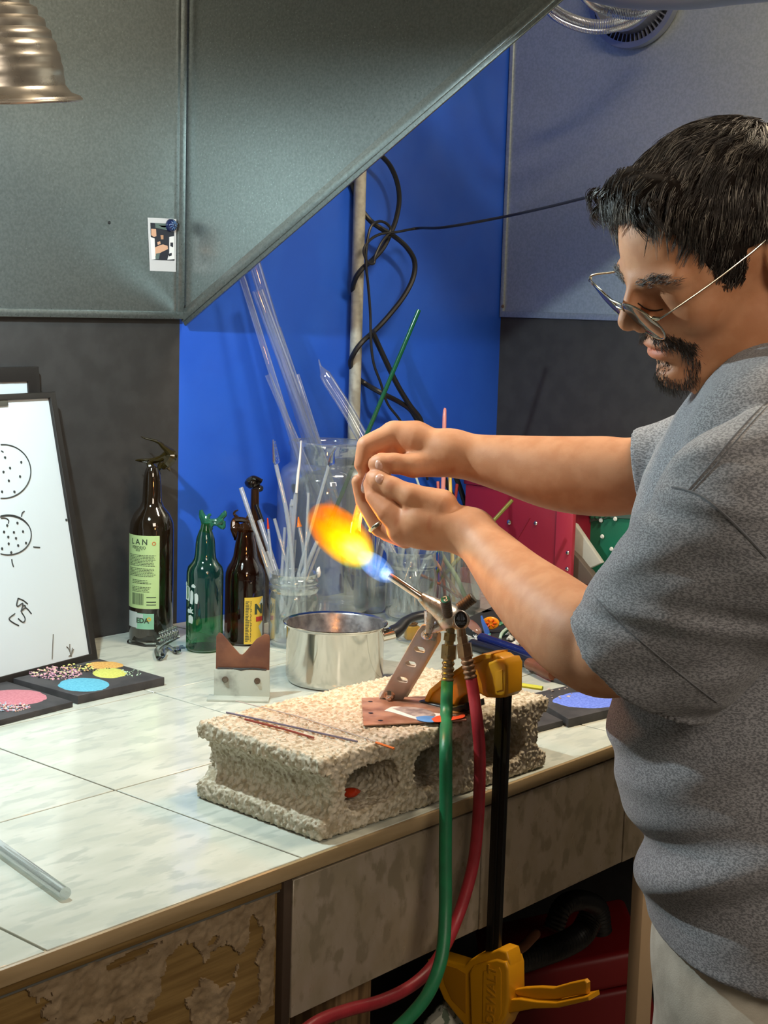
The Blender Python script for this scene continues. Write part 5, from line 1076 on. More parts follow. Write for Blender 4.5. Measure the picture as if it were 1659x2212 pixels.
tag(one('ceramic_fibre_strip', shape2d([g3([(1238, 1128), (1246, 1132), (1303, 1215), (1276, 1228), (1240, 1186)], XW)], .012, .002, frm(V(XW, 0, 0), V(0, -1, 0), ZZ, V(-1, 0, 0))), mat('fibre_board', lin('#b9b8ae'), .8, bump=.6, bscale=90)), 'off-white fibre strip leaning between red case and green panel', 'strip')
tag(one('grey_wedge', shape2d([g3([(1236, 1186), (1256, 1205), (1300, 1262), (1236, 1262)], XW-.01)], .02, .002, frm(V(XW-.01, 0, 0), V(0, -1, 0), ZZ, V(-1, 0, 0))), mat('grey_brown_panel', lin('#5c5148'), .7)), 'grey brown triangular plate beside the red case', 'plate')
tag(one('pale_bench_board', box((0, 0, 0), (.30, .03, .012), .001, M=frm(at_z(1045, 1338, 0), V(0, 1, 0), V(1, 0, 0), ZZ)), mat('dusty_board', lin('#77706a'), .8, col2=lin('#5c5650'), nscale=20)), 'dusty board lying behind the canister', 'board')

# ---------------------------------------------------------------- under the bench
tc_ = at_y(1250, 2150, 1.30)
tool = thing('red_tool_chest', 'dark red rounded chest under the bench', 'chest', tc_)
TMx = frm(at_y(1375, 2040, 1.22), unit(rh*-1+V(0, 0, -.24)), unit(V(0, 0, 1)+rh*-.24), unit(np.cross(unit(rh*-1+V(0, 0, -.24)), unit(V(0, 0, 1)+rh*-.24))))
one('lid', box((-.01, -.06, -.02), (.26, 0, .20), .012, M=TMx, seg=3), mat('chest_red', (.22, .008, .010), .45), tool)
one('body', box((-.008, -.50, -.015), (.25, -.064, .19), .010, M=TMx, seg=3), mat('chest_red_body', (.20, .007, .009), .45), tool)
P = [at_y(a, b, 1.16) for a, b in ((1010, 2118), (1060, 2096), (1110, 2078), (1160, 2062), (1215, 2042), (1255, 2018), (1275, 1985))]; c = crv(P, 14); rr = .0185*(1+.05*np.cos(np.arange(len(c))*math.pi))
tag(one('corrugated_hose', tube(c, rr, 18), M_blackpl), 'black corrugated vacuum hose under the bench behind the clamp', 'hose')
P = [at_y(a, b, 1.24) for a, b in ((1195, 2010), (1215, 1960), (1250, 1945), (1290, 1960), (1300, 2010))]; c = crv(P, 12)
tag(one('corrugated_hose', tube(c, .016*(1+.05*np.cos(np.arange(len(c))*math.pi)), 18), M_blackpl), 'dim second loop of black corrugated hose further back', 'hose')
tag(one('wooden_tool_handle', tube(crv([at_y(1100, 2062, 1.12), at_y(1130, 2045, 1.12), at_y(1150, 2025, 1.12), at_y(1162, 2012, 1.12)], 5), [.007]*14+[.006, .004], 14), mat('brown_handle', lin('#8a5a40'), .5)), 'brown wooden handle sticking up behind the clamp', 'handle')
tag(one('rag_bundle', blob(at_y(960, 2220, 1.06), .035, 12, .5, 4, 1, .6, .8), mat('green_white_print', (.10, .13, .09), .8, col2=(.45, .45, .38), nscale=60, nlo=.5, nhi=.55)), 'green and white patterned bundle below the clamp', 'cloth')
# ---------------------------------------------------------------- the man
from mathutils.bvhtree import BVHTree
HU = .01063; HO = at_d(1554, 485, 1.42)
Fh = unit(-.866*rt-.459*up-.199*fw); Lh = .34*rt-.25*up-.906*fw; Lh = unit(Lh-Fh*np.dot(Lh, Fh)); Uh = np.cross(Fh, Lh)
def hd_(f, u, l=0): return HO+(Fh*f+Uh*u+Lh*l)*HU
def hq(p): q = (p-HO)/HU; return np.stack([q@Fh, q@Uh, q@Lh], 1)
def f_head(p):
    q = hq(p); m = q.copy(); m[:, 2] = np.abs(m[:, 2])
    d = elli(q, (0, .2, 0), (9.3, 8.1, 7.4))
    d = smin(d, elli(q, (4.6, -3.6, 0), (4.9, 6.2, 5.9)), 1.6)
    d = smin(d, cone(m, (-1.2, -7.2, 4.9), (6.6, -10.6, 1.6), 1.5, 1.5), 1.8)
    d = smin(d, cone(q, (2.5, -6.8, 0), (7.0, -9.8, 0), 4.6, 2.4), 1.8)
    d = smin(d, elli(q, (8.3, -10.6, 0), (1.7, 1.5, 2.0)), 1.0)                  # chin
    d = smin(d, elli(q, (7.6, -7.3, 0), (2.2, 2.5, 2.9)), 1.0)                   # muzzle
    d = smin(d, elli(m, (6.0, -4.6, 4.2), (2.0, 1.8, 1.7)), 1.3)                 # cheek bones
    d = smin(d, cone(m, (8.95, -1.1, .8), (7.75, -1.0, 4.6), .75, .75), .9)          # brow ridge
    d = smax(d, -elli(m, (9.7, -2.9, 2.8), (1.25, 1.0, 1.6)), .9)                # eye sockets
    d = smin(d, elli(m, (7.35, -2.7, 3.0), (1.25, 1.15, 1.6)), .7)             # lids over the eyes
    d = smin(d, cone(q, (9.2, -1.0, 0), (11.2, -4.1, 0), .62, .92), .6)          # nose ridge
    d = smin(d, elli(m, (10.3, -4.7, 1.05), (1.05, .70, .75)), .35)              # nostril wings
    d = smax(d, -elli(m, (10.7, -5.35, .55), (.45, .35, .28)), .2)
    d = smin(d, elli(q, (9.3, -7.1, 0), (.85, .48, 2.1)), .35)                 # lips
    d = smin(d, elli(q, (9.2, -8.15, 0), (.90, .55, 1.9)), .35)
    d = smax(d, -elli(q, (9.95, -7.6, 0), (.9, .10, 2.3)), .12)
    d = smax(d, -elli(q, (9.6, -9.3, 0), (.7, .4, 1.8)), .5)
    ear = elli(m, (-.8, -2.9, 7.5), (1.8, 3.2, .75)); ear = smax(ear, -elli(m, (-.4, -3.0, 8.2), (1.05, 2.2, .75)), .3)
    ear = smin(ear, elli(m, (.5, -2.9, 7.7), (.45, .7, .5)), .2); ear = smin(ear, elli(m, (-.2, -5.6, 7.3), (.85, .8, .5)), .5)
    d = smin(d, ear, .4)
    return d*HU
R = lambda px_, d: px_*d/FPX
def chain(p, L, k=None):
    d = None
    if len(L) > 5:
        c_ = crv([V(*x) for x in L], 9); L = [tuple(x) for x in c_]; k = None
    for (a, b) in zip(L[:-1], L[1:]):
        c = cone(p, at_d(a[0], a[1], a[2]), at_d(b[0], b[1], b[2]), R(a[3], a[2]), R(b[3], b[2])); d = c if d is None else (np.minimum(d, c) if not k else smin(d, c, k))
    return d
NB = at_d(1690, 880, 1.43)
DH, DL = 1.70, 1.68
far_arm = [(1620, 1000, 1.585, 105), (1390, 1026, 1.61, 84), (1300, 1029, 1.63, 87), (1200, 1022, 1.65, 80), (1100, 1003, 1.67, 63), (1030, 990, 1.685, 52), (975, 978, 1.69, 47)]
near_arm = [(1620, 1100, 1.225, 150), (1440, 1330, 1.335, 122), (1325, 1408, 1.42, 99), (1265, 1385, 1.45, 102), (1195, 1330, 1.505, 95), (1120, 1262, 1.57, 76), (1060, 1195, 1.62, 58), (1018, 1150, 1.65, 48)]
def up_hand(p):
    d = cone(p, at_d(975, 978, DH-.01), at_d(893, 960, DH+.004), R(47, DH), R(40, DH))
    d = smin(d, cone(p, at_d(950, 975, DH+.03), at_d(880, 952, DH+.035), R(40, DH), R(34, DH)), .012)
    d = smin(d, cone(p, at_d(893, 950, DH), at_d(850, 940, DH+.002), R(42, DH), R(31, DH)), .01)
    fin = chain(p, [(856, 938, DH, 29), (795, 964, DH-.004, 25), (783, 1002, DH-.004, 18.5), (792, 1030, DH-.004, 12.5)])
    f2 = chain(p, [(862, 942, DH+.018, 29), (812, 958, DH+.016, 25), (832, 975, DH+.004, 20), (868, 974, DH, 20)])
    f3 = chain(p, [(870, 945, DH+.036, 27), (812, 958, DH+.038, 24), (846, 980, DH+.022, 19), (880, 978, DH+.016, 18)])
    f4 = chain(p, [(880, 950, DH+.055, 23), (830, 965, DH+.058, 19), (850, 992, DH+.050, 15), (874, 985, DH+.046, 14)])
    th = chain(p, [(940, 998, DH-.012, 33), (893, 1006, DH-.020, 25), (850, 1001, DH-.022, 21.5), (824, 1002, DH-.020, 22.5), (814, 1003, DH-.019, 19)], .004)
    for f in (fin, f2, f3, f4): d = smin(d, f, .0022)
    return smin(d, th, .005)
def low_hand(p):
    d = cone(p, at_d(1018, 1150, DL-.03), at_d(915, 1128, DL-.012), R(49, DL), R(56, DL))
    d = smin(d, cone(p, at_d(930, 1120, DL+.012), at_d(880, 1130, DL+.015), R(52, DL), R(46, DL)), .012)
    d = smin(d, cone(p, at_d(915, 1130, DL-.01), at_d(872, 1140, DL-.006), R(54, DL), R(38, DL)), .01)
    th = chain(p, [(950, 1095, DL-.022, 40), (890, 1073, DL-.022, 27), (848, 1053, DL-.014, 22), (818, 1037, DL-.006, 22), (806, 1032, DL-.002, 17)], .004)
    f1 = chain(p, [(872, 1133, DL-.012, 33), (838, 1106, DL-.010, 26), (808, 1072, DL, 19.5), (797, 1045, DL+.006, 13)])
    f2 = chain(p, [(868, 1148, DL+.010, 30), (822, 1138, DL+.018, 23), (786, 1082, DL+.022, 18.5), (774, 1040, DL+.018, 15)])
    f3 = chain(p, [(876, 1158, DL+.030, 27), (838, 1148, DL+.040, 22), (812, 1110, DL+.046, 18), (800, 1085, DL+.044, 14)])
    f4 = chain(p, [(886, 1160, DL+.048, 23), (856, 1152, DL+.058, 18), (838, 1125, DL+.062, 15), (832, 1105, DL+.060, 12)])
    for f in (f1, f2, f3, f4): d = smin(d, f, .0022)
    return smin(d, th, .005)
def f_body(p):
    d = f_head(p)
    d = smin(d, cone(p, hd_(-2.2, -5.5), NB, .056, .064), .022)
    a = smin(chain(p, far_arm, .012), up_hand(p), .012)
    b = smin(chain(p, near_arm, .012), low_hand(p), .012)
    t = cone(p, NB-ZZ*.02, at_d(1700, 1850, 1.47), .075, .095)
    sh = cone(p, at_d(1650, 1000, 1.56), at_d(1660, 1090, 1.30), .055, .055)
    return np.minimum(np.minimum(smin(np.minimum(d, 9), smin(t, sh, .03), .03), smin(a, sh, .01)), smin(b, sh, .01))
allp = np.array([at_d(740, 880, 1.85), at_d(1000, 1250, 1.6), at_d(1900, 2000, 1.6), at_d(1800, 150, 1.3), at_d(1800, 1700, 1.2), at_d(1250, 1600, 1.4), at_d(1700, 200, 1.55)])
lo, hi = allp.min(0)-.02, allp.max(0)+.02
bv, bf = snet(f_body, lo, hi, .0021, B=10, margin=1.0)
bv = relax(bv, bf, 1, .35)
qa = hq(bv); aw = (bv@rt > -9) & (np.abs(qa).max(1) > 16) & (np.linalg.norm(bv-at_d(870, 1050, 1.69), axis=1) > .085)
b2 = relax(bv, bf, 8, .5); bv[aw] = b2[aw]
q = hq(bv); colr = np.ones((len(bv), 4), np.float32)
def mark(w_, c): 
    for i in range(3): colr[:, i] *= 1-w_*(1-c[i])
sm_ = lambda x: np.clip(x, 0, 1)
ql = np.abs(q[:, 2])
lips = sm_(1.6*(1-np.sqrt(((q[:, 0]-9.5)/1.3)**2+((q[:, 1]+7.65)/1.15)**2+(ql/2.15)**2))); mark(lips*(q[:, 0] > 8), (1.0, .62, .66))
stub = sm_(1.3*(1-np.sqrt(((q[:, 0]-8.0)/4.2)**2+((q[:, 1]+8.8)/4.0)**2+(ql/4.6)**2))); mark(stub*(q[:, 0] > 2)*(1-lips), (.72, .70, .70))
for c_, w_ in ((((775+830)/2, 985, DH), 70), ((835, 1130, DL), 80), ((880, 965, DH), 60), ((800, 1050, DL), 50)):
    dd = np.linalg.norm(bv-at_d(c_[0], c_[1], c_[2]), axis=1)/R(w_, 1.77); mark(sm_(1-dd)*.75, (1.0, .72, .62))
def crease_shade(P, dd_, w_=5., k_=.45, c_=(.80, .52, .44)):  # shade of skin creases painted into the tone colour, no grooves cut
    b_ = np.full(len(bv), 9.)
    for a_, e_ in zip(P[:-1], P[1:]): b_ = np.minimum(b_, cone(bv, at_d(*a_, dd_), at_d(*e_, dd_), 0, 0))
    mark(sm_(1-b_/(R(w_, dd_)))*k_, c_)
for P_, d_c in (([(846, 980), (842, 1000), (845, 1022)], DH-.034), ([(838, 982), (834, 1000), (837, 1020)], DH-.034), ([(856, 1034), (846, 1048), (838, 1068)], DL-.028), ([(849, 1030), (838, 1044), (830, 1062)], DL-.026),
    ([(905, 985), (880, 986), (850, 985)], DH-.020), ([(857, 1092), (866, 1102), (884, 1100)], DL-.030), ([(857, 1125), (848, 1140), (838, 1146)], DL-.028), ([(935, 1160), (925, 1140), (930, 1115)], DL-.045), ([(985, 1000), (975, 1020)], DH-.03)):
    crease_shade(P_, d_c, 8., .7)
lid = sm_(1.4*(1-np.sqrt(((q[:, 0]-8.3)/1.6)**2+((q[:, 1]+3.1)/1.3)**2+((ql-3.1)/2.0)**2))); mark(lid*.6, (.75, .66, .62))
M_skin = mat('tan_skin', lin('#c78f6a'), .56, spec=.35, col2=lin('#bb815c'), nscale=45, bump=.25, bscale=900, bdist=.0004, attr='tone', sss=.12)
man = thing('person', 'man in grey t-shirt and sunglasses bending over the flame, holding glass tubing', 'person', (*NB[:2], ZF))
me = np_mesh('body', bv, bf, M_skin)
at_ = me.color_attributes.new('tone', 'FLOAT_COLOR', 'POINT'); at_.data.foreach_set('color', colr.ravel())
link('body', me, man)
BT = BVHTree.FromPolygons([tuple(x) for x in bv.tolist()], [tuple(x) for x in bf.tolist()])
def on_surf(T_, px_, py_, lift=0.):
    r_ = unit(ray(px_, py_)); h = T_.ray_cast(Vector(CAMP), Vector(r_)); 
    return np.array(h[0])-r_*lift if h[0] is not None else None
def surf_line(T_, P, r, lift=0., n=5, sub=8):
    pts = [on_surf(T_, a, b, lift) for a, b in crv([V(a, b, 0) for a, b in P], sub)[:, :2]]; pts = [x for x in pts if x is not None]
    return tube(pts, r, n)
# nails
M_nail = mat('finger_nail', lin('#c99a86'), .28)
for (a, b, rx_, ry_, rot) in ((817, 1006, 8.5, 11, .35), (820, 1033, 10, 10.5, .5)):
    c = on_surf(BT, a, b, .0002); n_ = np.array(BT.find_nearest(Vector(c))[1]); n_ = n_ if np.dot(n_, fw) < 0 else -n_; y_ = unit(np.cross(n_, rt)); x_ = np.cross(y_, n_)
    cr, sr = math.cos(rot), math.sin(rot); Mn = frm(c-n_*.0012, x_*cr+y_*sr, -x_*sr+y_*cr, n_)
    one('nail', lathe([(0, .0022), (.45, .0020), (.8, .0012), (1., 0)], 20, Mn@np.diag([R(rx_, 1.77), R(ry_, 1.77), 1, 1])), M_nail, man)
# ring
ra, rb_ = at_d(822, 1138, DL+.018), at_d(786, 1082, DL+.022); rc_ = ra*.93+rb_*.07; Mr = dirframe(rc_, rb_-ra); rr_ = R(24, DL)
rg = one('finger_ring', lathe([(rr_+.0012*math.cos(a), .0022*math.sin(a)) for a in np.linspace(0, 2*math.pi, 9)], 32, Mr), mat('silver_ring', (.60, .55, .42), .2, 1), man)
# ---- eyelashes and creases
M_lash = mat('dark_lash', (.02, .013, .010), .6)
one('eyelashes', surf_line(BT, [(1378, 655), (1396, 667), (1414, 671), (1432, 668)], .0007, .0003), M_lash, man)

# ---- hair
def u_min(f): return np.interp(f, [-12, -3.4, -3, -1, 2.2, 2.8, 4.9, 5.3, 5.7, 6.6, 7.9, 9.2, 12], [-6, -6, -4, -.4, -.6, -3.4, -3.4, -1.6, .1, 2.3, 4.1, 5.0, 5.8])
def f_cap(p):
    q = hq(p); n = np.sin(q[:, 0]*2.1+q[:, 2]*1.3)*.10+np.sin(q[:, 1]*2.7+q[:, 2]*2.2+q[:, 0])*.10
    d = elli(q, (-.2, .35, 0), (9.6, 8.35, 7.8))+n
    d = smin(d, elli(q, (5.9, 6.3, 0), (2.2, 1.5, 4.8))+n, 1.0)
    return np.maximum(d, (u_min(q[:, 0])-q[:, 1])*.7)*HU
cl = HO-.13; ch_ = HO+.13
cv, cf = snet(f_cap, cl, ch_, .0022, B=8)
hr = thing  # (hair is a part of the man)
M_hair = mat('dark_brown_hair', (.020, .014, .011), .42, spec=.7, col2=(.035, .026, .020), nscale=300)
M_hairb = mat('hair_base', (.014, .010, .008), .9, spec=.1)
M_hair2 = mat('hair_highlight_strand', (.34, .30, .25), .34, spec=1., col2=(.022, .016, .013), nscale=60)  # pale strands paint in the light streaks glinting on the dark hair
hair = link('hair', np_mesh('hair', cv, cf, M_hairb), man)
CT = BVHTree.FromPolygons([tuple(x) for x in cv.tolist()], [tuple(x) for x in cf.tolist()])
def strands(P, r0, r1, mats, name, parent, n=3, power=1.):
    N_, S_ = P.shape[:2]; t = np.gradient(P, axis=1); t /= np.linalg.norm(t, axis=2)[..., None]+1e-12
    a = np.array([.31, .52, .79]); x = np.cross(a[None, None], t); x /= np.linalg.norm(x, axis=2)[..., None]; y = np.cross(t, x)
    rr = r0+(r1-r0)*np.linspace(0, 1, S_)**power; th = np.arange(n)*2*math.pi/n
    v = P[:, :, None]+rr[None, :, None, None]*(np.cos(th)[None, None, :, None]*x[:, :, None]+np.sin(th)[None, None, :, None]*y[:, :, None])
    base_ = (np.arange(N_)*S_*n)[:, None, None]; i = np.arange(S_-1)[None, :, None]*n; j = np.arange(n)[None, None, :]; k = (j+1) % n
    F_ = np.stack(np.broadcast_arrays(base_+i+j, base_+i+k, base_+i+n+k, base_+i+n+j), -1).reshape(-1, 4)
    o = link(name, np_mesh(name, v.reshape(-1, 3), F_, mats), parent); o['kind'] = 'stuff'; return o
qc = hq(cv); ok = (qc[:, 0] > -9) & (qc[:, 1] > u_min(qc[:, 0])+.15)
idx = rng.choice(np.where(ok)[0], 1500)
root = qc[idx]
def grow(root, S_, L_, lift, seed=0, curl=.5, clump=1.0):
    c = root.copy(); out = [c.copy()]; cr = V(-6.5, 8.2, 1.5)
    ph_ = np.sin(root[:, 0]*1.7+root[:, 2]*1.9)*1.6+np.sin(root[:, 1]*2.3-root[:, 0]*1.1)*1.2
    for s in range(S_-1):
        d = c-cr; d /= np.linalg.norm(d, axis=1)[:, None]
        topw = np.clip((c[:, 1]-2.5)/4, 0, 1)[:, None]
        d = d*(1-.25*topw)+V(1, 0, .1)*.45*topw+V(.15, -1, 0)*(1-topw)*.75
        d[:, 2] += .30*np.sin(ph_+s*.45)*clump; d[:, 1] += .22*np.cos(ph_*1.3+s*.5)*clump
        nrm = (c-V(-.1, .55, 0))/V(9.75, 8.75, 7.95)**2; nrm /= np.linalg.norm(nrm, axis=1)[:, None]
        d -= nrm*(d*nrm).sum(1)[:, None]; d /= np.linalg.norm(d, axis=1)[:, None]+1e-9
        t_ = s/(S_-1); d = d+nrm*(lift*(1-1.6*t_))[:, None]
        front = np.clip((c[:, 0]-7.0)/2, 0, 1)*(c[:, 1] > 2); d[:, 1] -= front*curl*t_
        c = c+d*(L_/(S_-1))[:, None]; out.append(c.copy())
    return np.stack(out, 1)
L_ = np.where(root[:, 1] > 3, rng.uniform(2.6, 4.6, len(root)), rng.uniform(1.0, 2.2, len(root))); lim = root[:, 1]-u_min(root[:, 0]); L_ = np.minimum(L_, np.where(root[:, 0] > 6.8, lim*.6+.5, lim*1.0+.6))
G = grow(root, 9, L_, rng.uniform(.0, .26, len(root)), curl=.9, clump=1.5)
def tow(G): return HO+(G[..., :1]*Fh+G[..., 1:2]*Uh+G[..., 2:3]*Lh)*HU
def clumps(G, per, spread, conv):
    N_, S_ = G.shape[:2]; o = rng.normal(0, spread, (N_, per, 1, 3)); t = np.linspace(0, 1, S_)[None, None, :, None]
    w_ = 1-conv*t; jit = rng.normal(0, .10, (N_, per, 1, 3))*t; k = rng.uniform(.75, 1.1, (N_, per, 1, 1))
    base_ = G[:, None, :1]; return (base_+(G[:, None]-base_)*k+o*w_+jit).reshape(-1, S_, 3)
G = clumps(G, 11, .17, .85); G = G[rng.permutation(len(G))]; n1 = int(len(G)*.66)
strands(tow(G[:n1]), .00042, .00012, M_hair, 'hair_strands', hair); strands(tow(G[n1:]), .00040, .00010, M_hair2, 'highlight_hair_strands', hair)
# fringe locks curling over the forehead
n_ = 46; fr = np.stack([rng.uniform(7.4, 8.3, n_), rng.uniform(4.8, 6.6, n_), rng.uniform(-5.5, 5.5, n_)], 1)
LF = rng.uniform(1.6, 3.2, n_); c = fr.copy(); out = [c.copy()]; ph_ = rng.uniform(0, 6, n_)+np.round(fr[:, 2]*1.4)
for s in range(8):
    t_ = s/8; d = np.stack([.75-1.6*t_+.25*np.sin(ph_), -.25-1.2*t_+.2*np.cos(ph_), .25*np.sign(fr[:, 2])+.35*np.sin(ph_+s*.7)], 1); c = c+d/np.linalg.norm(d, axis=1)[:, None]*(LF/8)[:, None]; out.append(c.copy())
strands(tow(clumps(np.stack(out, 1), 16, .16, .85)), .00042, .00012, M_hair, 'fringe_strands', hair)
# beard, moustache, brow
def patch(sel, n, dirv, L0, L1, name, m=M_hair, r=.00028, jit=.25):
    ids = rng.choice(np.where(sel)[0], n); q0 = q[ids]+rng.normal(0, .12, (n, 3)); L_ = rng.uniform(L0, L1, n); out = [q0]; c = q0.copy()
    nr = q0-V(4.5, -6.0, 0); nr /= np.linalg.norm(nr, axis=1)[:, None]; dv = np.array([dirv(*x) for x in q0])+rng.normal(0, jit, (n, 3))
    for s in range(4):
        d = dv+nr*(.35-.15*s); d /= np.linalg.norm(d, axis=1)[:, None]; c = c+d*(L_/4)[:, None]; out.append(c.copy())
    return strands(tow(np.stack(out, 1)), r, .0001, m, name, man)
def near_path(P, rad):
    P = np.array(P); b_ = np.full(len(q), 9.)
    for a_, c_, in zip(P[:-1], P[1:]): b_ = np.minimum(b_, cone(np.stack([q[:, 0], q[:, 1], ql], 1), a_, c_, 0, 0))
    return b_ < rad
nolip = lips < .12
patch(near_path([(10.4, -6.0, 0), (9.7, -6.3, 1.4), (8.9, -6.9, 2.7), (8.1, -7.9, 3.2)], .58) & nolip, 1100, lambda f, u, l: (-.1, -.8, .6*np.sign(l)), .5, 1.1, 'moustache')
patch(near_path([(8.4, -7.8, 3.2), (7.9, -9.2, 3.1), (8.2, -10.6, 2.2), (8.7, -11.2, 0)], .62) & nolip, 420, lambda f, u, l: (.1, -1, 0), .5, 1.2, 'beard')
patch(near_path([(9.9, -9.3, 0), (9.6, -10.8, 0), (9.0, -11.2, 1.2)], 1.0) & nolip, 520, lambda f, u, l: (.2, -1, 0), .4, 1.0, 'chin_hair')
patch(near_path([(9.5, -1.1, 1.2), (9.2, -.75, 3.0), (8.0, -1.0, 4.9)], .38), 520, lambda f, u, l: (-.5, .15, .9*np.sign(l)), .5, .9, 'eyebrow')

# ---- sunglasses
M_metal = mat('polished_frame_metal', (.38, .36, .29), .2, 1.); M_lens = mat('mirrored_dark_lens', (.05, .05, .045), .04, .6, spec=1.)
gl_ = bpy.data.objects.new('sunglasses', None); COL.objects.link(gl_); gl_.parent = man; gl_.matrix_parent_inverse = Matrix.Translation(-Vector(man.location))
th_ = math.radians(-21); Lg = unit(Lh-.15*Uh+.06*Fh); Hd = -Uh*math.cos(th_)+Fh*math.sin(th_); Hd = unit(Hd-Lg*np.dot(Hd, Lg)); Gc = hd_(11.2, -3.25, -.35); Gn = np.cross(Lg, Hd)
if np.dot(Gn, Fh) < 0: Gn = -Gn
def gp(l, h, n=0.): 
    bow = -.035*l*l*.45; return Gc+(Lg*l+Hd*h+Gn*(n+bow))*HU
def lp(s, n=36): return [(s*(3.2+2.65*math.cos(a)), 2.1*math.sin(a)*(1+.12*math.cos(a))) for a in np.linspace(0, 2*math.pi, n, endpoint=False)]
for s in (-1, 1):
    P = [gp(a, b) for a, b in lp(s)]; P.append(P[0]); P.append(P[1]); one('lens_rim', tube(P, .0010, 8, caps=False), M_metal, gl_)
    vs = [gp(s*3.25, 0, .18)]; fs = []; n = 36
    for k_ in (.35, .7, 1.): vs += [gp(s*3.25+(a-s*3.25)*k_, b*k_, .18*(1-k_*k_)) for a, b in lp(s)]
    fs += [(0, 1+j, 1+(j+1) % n) for j in range(n)]
    for i in range(2): fs += [(1+i*n+j, 1+(i+1)*n+j, 1+(i+1)*n+(j+1) % n, 1+i*n+(j+1) % n) for j in range(n)]
    one('lens', (np.array(vs), fs), M_lens, gl_)
    one('temple', tube(crv([gp(s*5.9, -.9), gp(s*6.5, -1.0, -.5), hd_(6.5, -2.0, s*7.1), hd_(2.5, -1.0, s*7.75), hd_(-.8, -.4, s*7.7), hd_(-2.2, -1.6, s*7.6)], 6), .0011, 8, sq=.7), M_metal, gl_)
    one('hinge', tube([gp(s*5.8, -1.2), gp(s*6.4, -1.0, -.2)], .0016, 8), M_metal, gl_)
one('bridge', tube([gp(-.75, -.6), gp(0, -.8, .15), gp(.75, -.6)], .0010, 8), M_metal, gl_); one('brow_bar', tube([gp(-1.4, -1.5), gp(0, -1.7, .15), gp(1.4, -1.5)], .0012, 8), M_metal, gl_)

# ---- t-shirt
TO = at_d(1640, 1100, 1.42)
TY = np.array([780, 840, 880, 950, 1020, 1100, 1250, 1450, 1600, 1700, 1800, 1900, 2000, 2060, 2150, 2300])
TFr = np.array([1560, 1520, 1490, 1450, 1415, 1390, 1360, 1340, 1338, 1352, 1384, 1406, 1424, 1432, 1440, 1450])
TBk = np.array([1760, 1840, 1880, 1950, 1990, 2010, 2010, 2000, 1990, 1985, 1980, 1985, 1990, 1990, 1990, 1990])
TC = np.array([.06, .10, .13, .155, .158, .158, .155, .155, .160, .160, .160, .160, .160, .160, .160, .160])
SX = 1.42/FPX
cuffN = at_d(1402, 1412, 1.33); shN = at_d(1655, 1120, 1.225); axN = unit(cuffN-shN)
cuffF = at_d(1386, 1024, 1.605); shF = at_d(1640, 985, 1.56); axF = unit(cuffF-shF)
zh = at_d(1500, 2128, 1.36)[2]
def f_shirt(p):
    q = p-CAMP; dep = q@fw; a = q@rt; b = q@up
    yy = 1106-b/SX; xc = np.interp(yy, TY, (TFr+TBk)/2); hw = np.interp(yy, TY, (TBk-TFr)/2)*SX; hc_ = np.interp(yy, TY, TC)
    u_ = (a-(xc-829.5)*SX); c = -(dep-1.47)
    k0 = np.sqrt((u_/hw)**2+(c/hc_)**2)+1e-9; k1 = np.sqrt((u_/hw**2)**2+(c/hc_**2)**2)+1e-9; d = k0*(k0-1)/k1
    d = np.maximum(d, (830-yy)*SX)
    yn = (yy-1100)/100.
    # folds
    w1 = np.exp(-((yy-1860)/110)**2)+.6*np.exp(-((yy-1650)/160)**2)*0
    fold = .0085*w1*np.sin(yn*4.2+u_*26+1.5*np.sin(u_*9+c*5))+.0030*np.sin(yn*2.2+c*16+u_*11)*np.clip((yy-1450)/300, 0, 1)+.0045*np.exp(-((yy-1580)/150)**2)*np.sin(u_*60+yn*4.)
    fold += .0035*np.clip((yy-2000)/100, 0, 1)*np.sin(u_*34+c*20)
    d = d+fold
    s1 = cone(p, shN, cuffN+axN*.02, .088, .0770)+.0022*np.sin((p-shN)@axN*55+3*np.sin(yn*3))+.0016*np.sin((p@rt)*70+(p@up)*40)
    s1 = np.maximum(s1, (p-cuffN)@axN)
    in1 = np.maximum(cone(p, shN, cuffN+axN*.02, .080, .069), -((p-cuffN)@axN+.030)); s1 = np.maximum(s1, -in1)
    s2 = cone(p, shF, cuffF+axF*.02, .072, .0445)+.0012*np.sin((p-shF)@axF*80); s2 = np.maximum(s2, (p-cuffF)@axF)
    shd = cone(p, at_d(1640, 930, 1.52), at_d(1672, 985, 1.30), .058, .070)
    yoke = cone(p, at_d(1685, 870, 1.43), at_d(1690, 980, 1.30), .070, .080)
    d = smin(smin(d, shd, .03), yoke, .02); d = smin(d, s1, .005); d = smin(d, s2, .012)
    neck = cone(p, hd_(-2.0, -4), NB+(NB-hd_(-2.2, -5.5))*.1, .066, .067); d = smax(d, -np.maximum(neck, -((p-NB)@unit(hd_(-2.2, -5.5)-NB)+.02)), .004)
    return np.maximum(d, zh-p[:, 2]-.006*np.sin(u_*12))
pts_ = np.array([at_d(a, b, c) for a, c in ((1230, 1.66), (1230, 1.30), (2080, 1.66), (2080, 1.14)) for b in (770, 2330)])
sv_, sf = snet(f_shirt, pts_.min(0)-.01, pts_.max(0)+.01, .0030, B=10)
sv_ = relax(sv_, sf, 1, .4)
def shirt_mat():
    m = mat('heather_grey_jersey', lin('#66676c'), .9, col2=lin('#999a9f'), nscale=380, nlo=.38, nhi=.62, bump=.5, bscale=900, bdist=.0008, detail=3, stretch=(1, 1, 2.2), sheen=.2); return m
M_shirt = shirt_mat()
link('t_shirt', np_mesh('t_shirt', sv_, sf, M_shirt), man)
ST = BVHTree.FromPolygons([tuple(x) for x in sv_.tolist()], [tuple(x) for x in sf.tolist()])
M_seam = mat('seam_thread', lin('#696b70'), .9)
sm = MB()
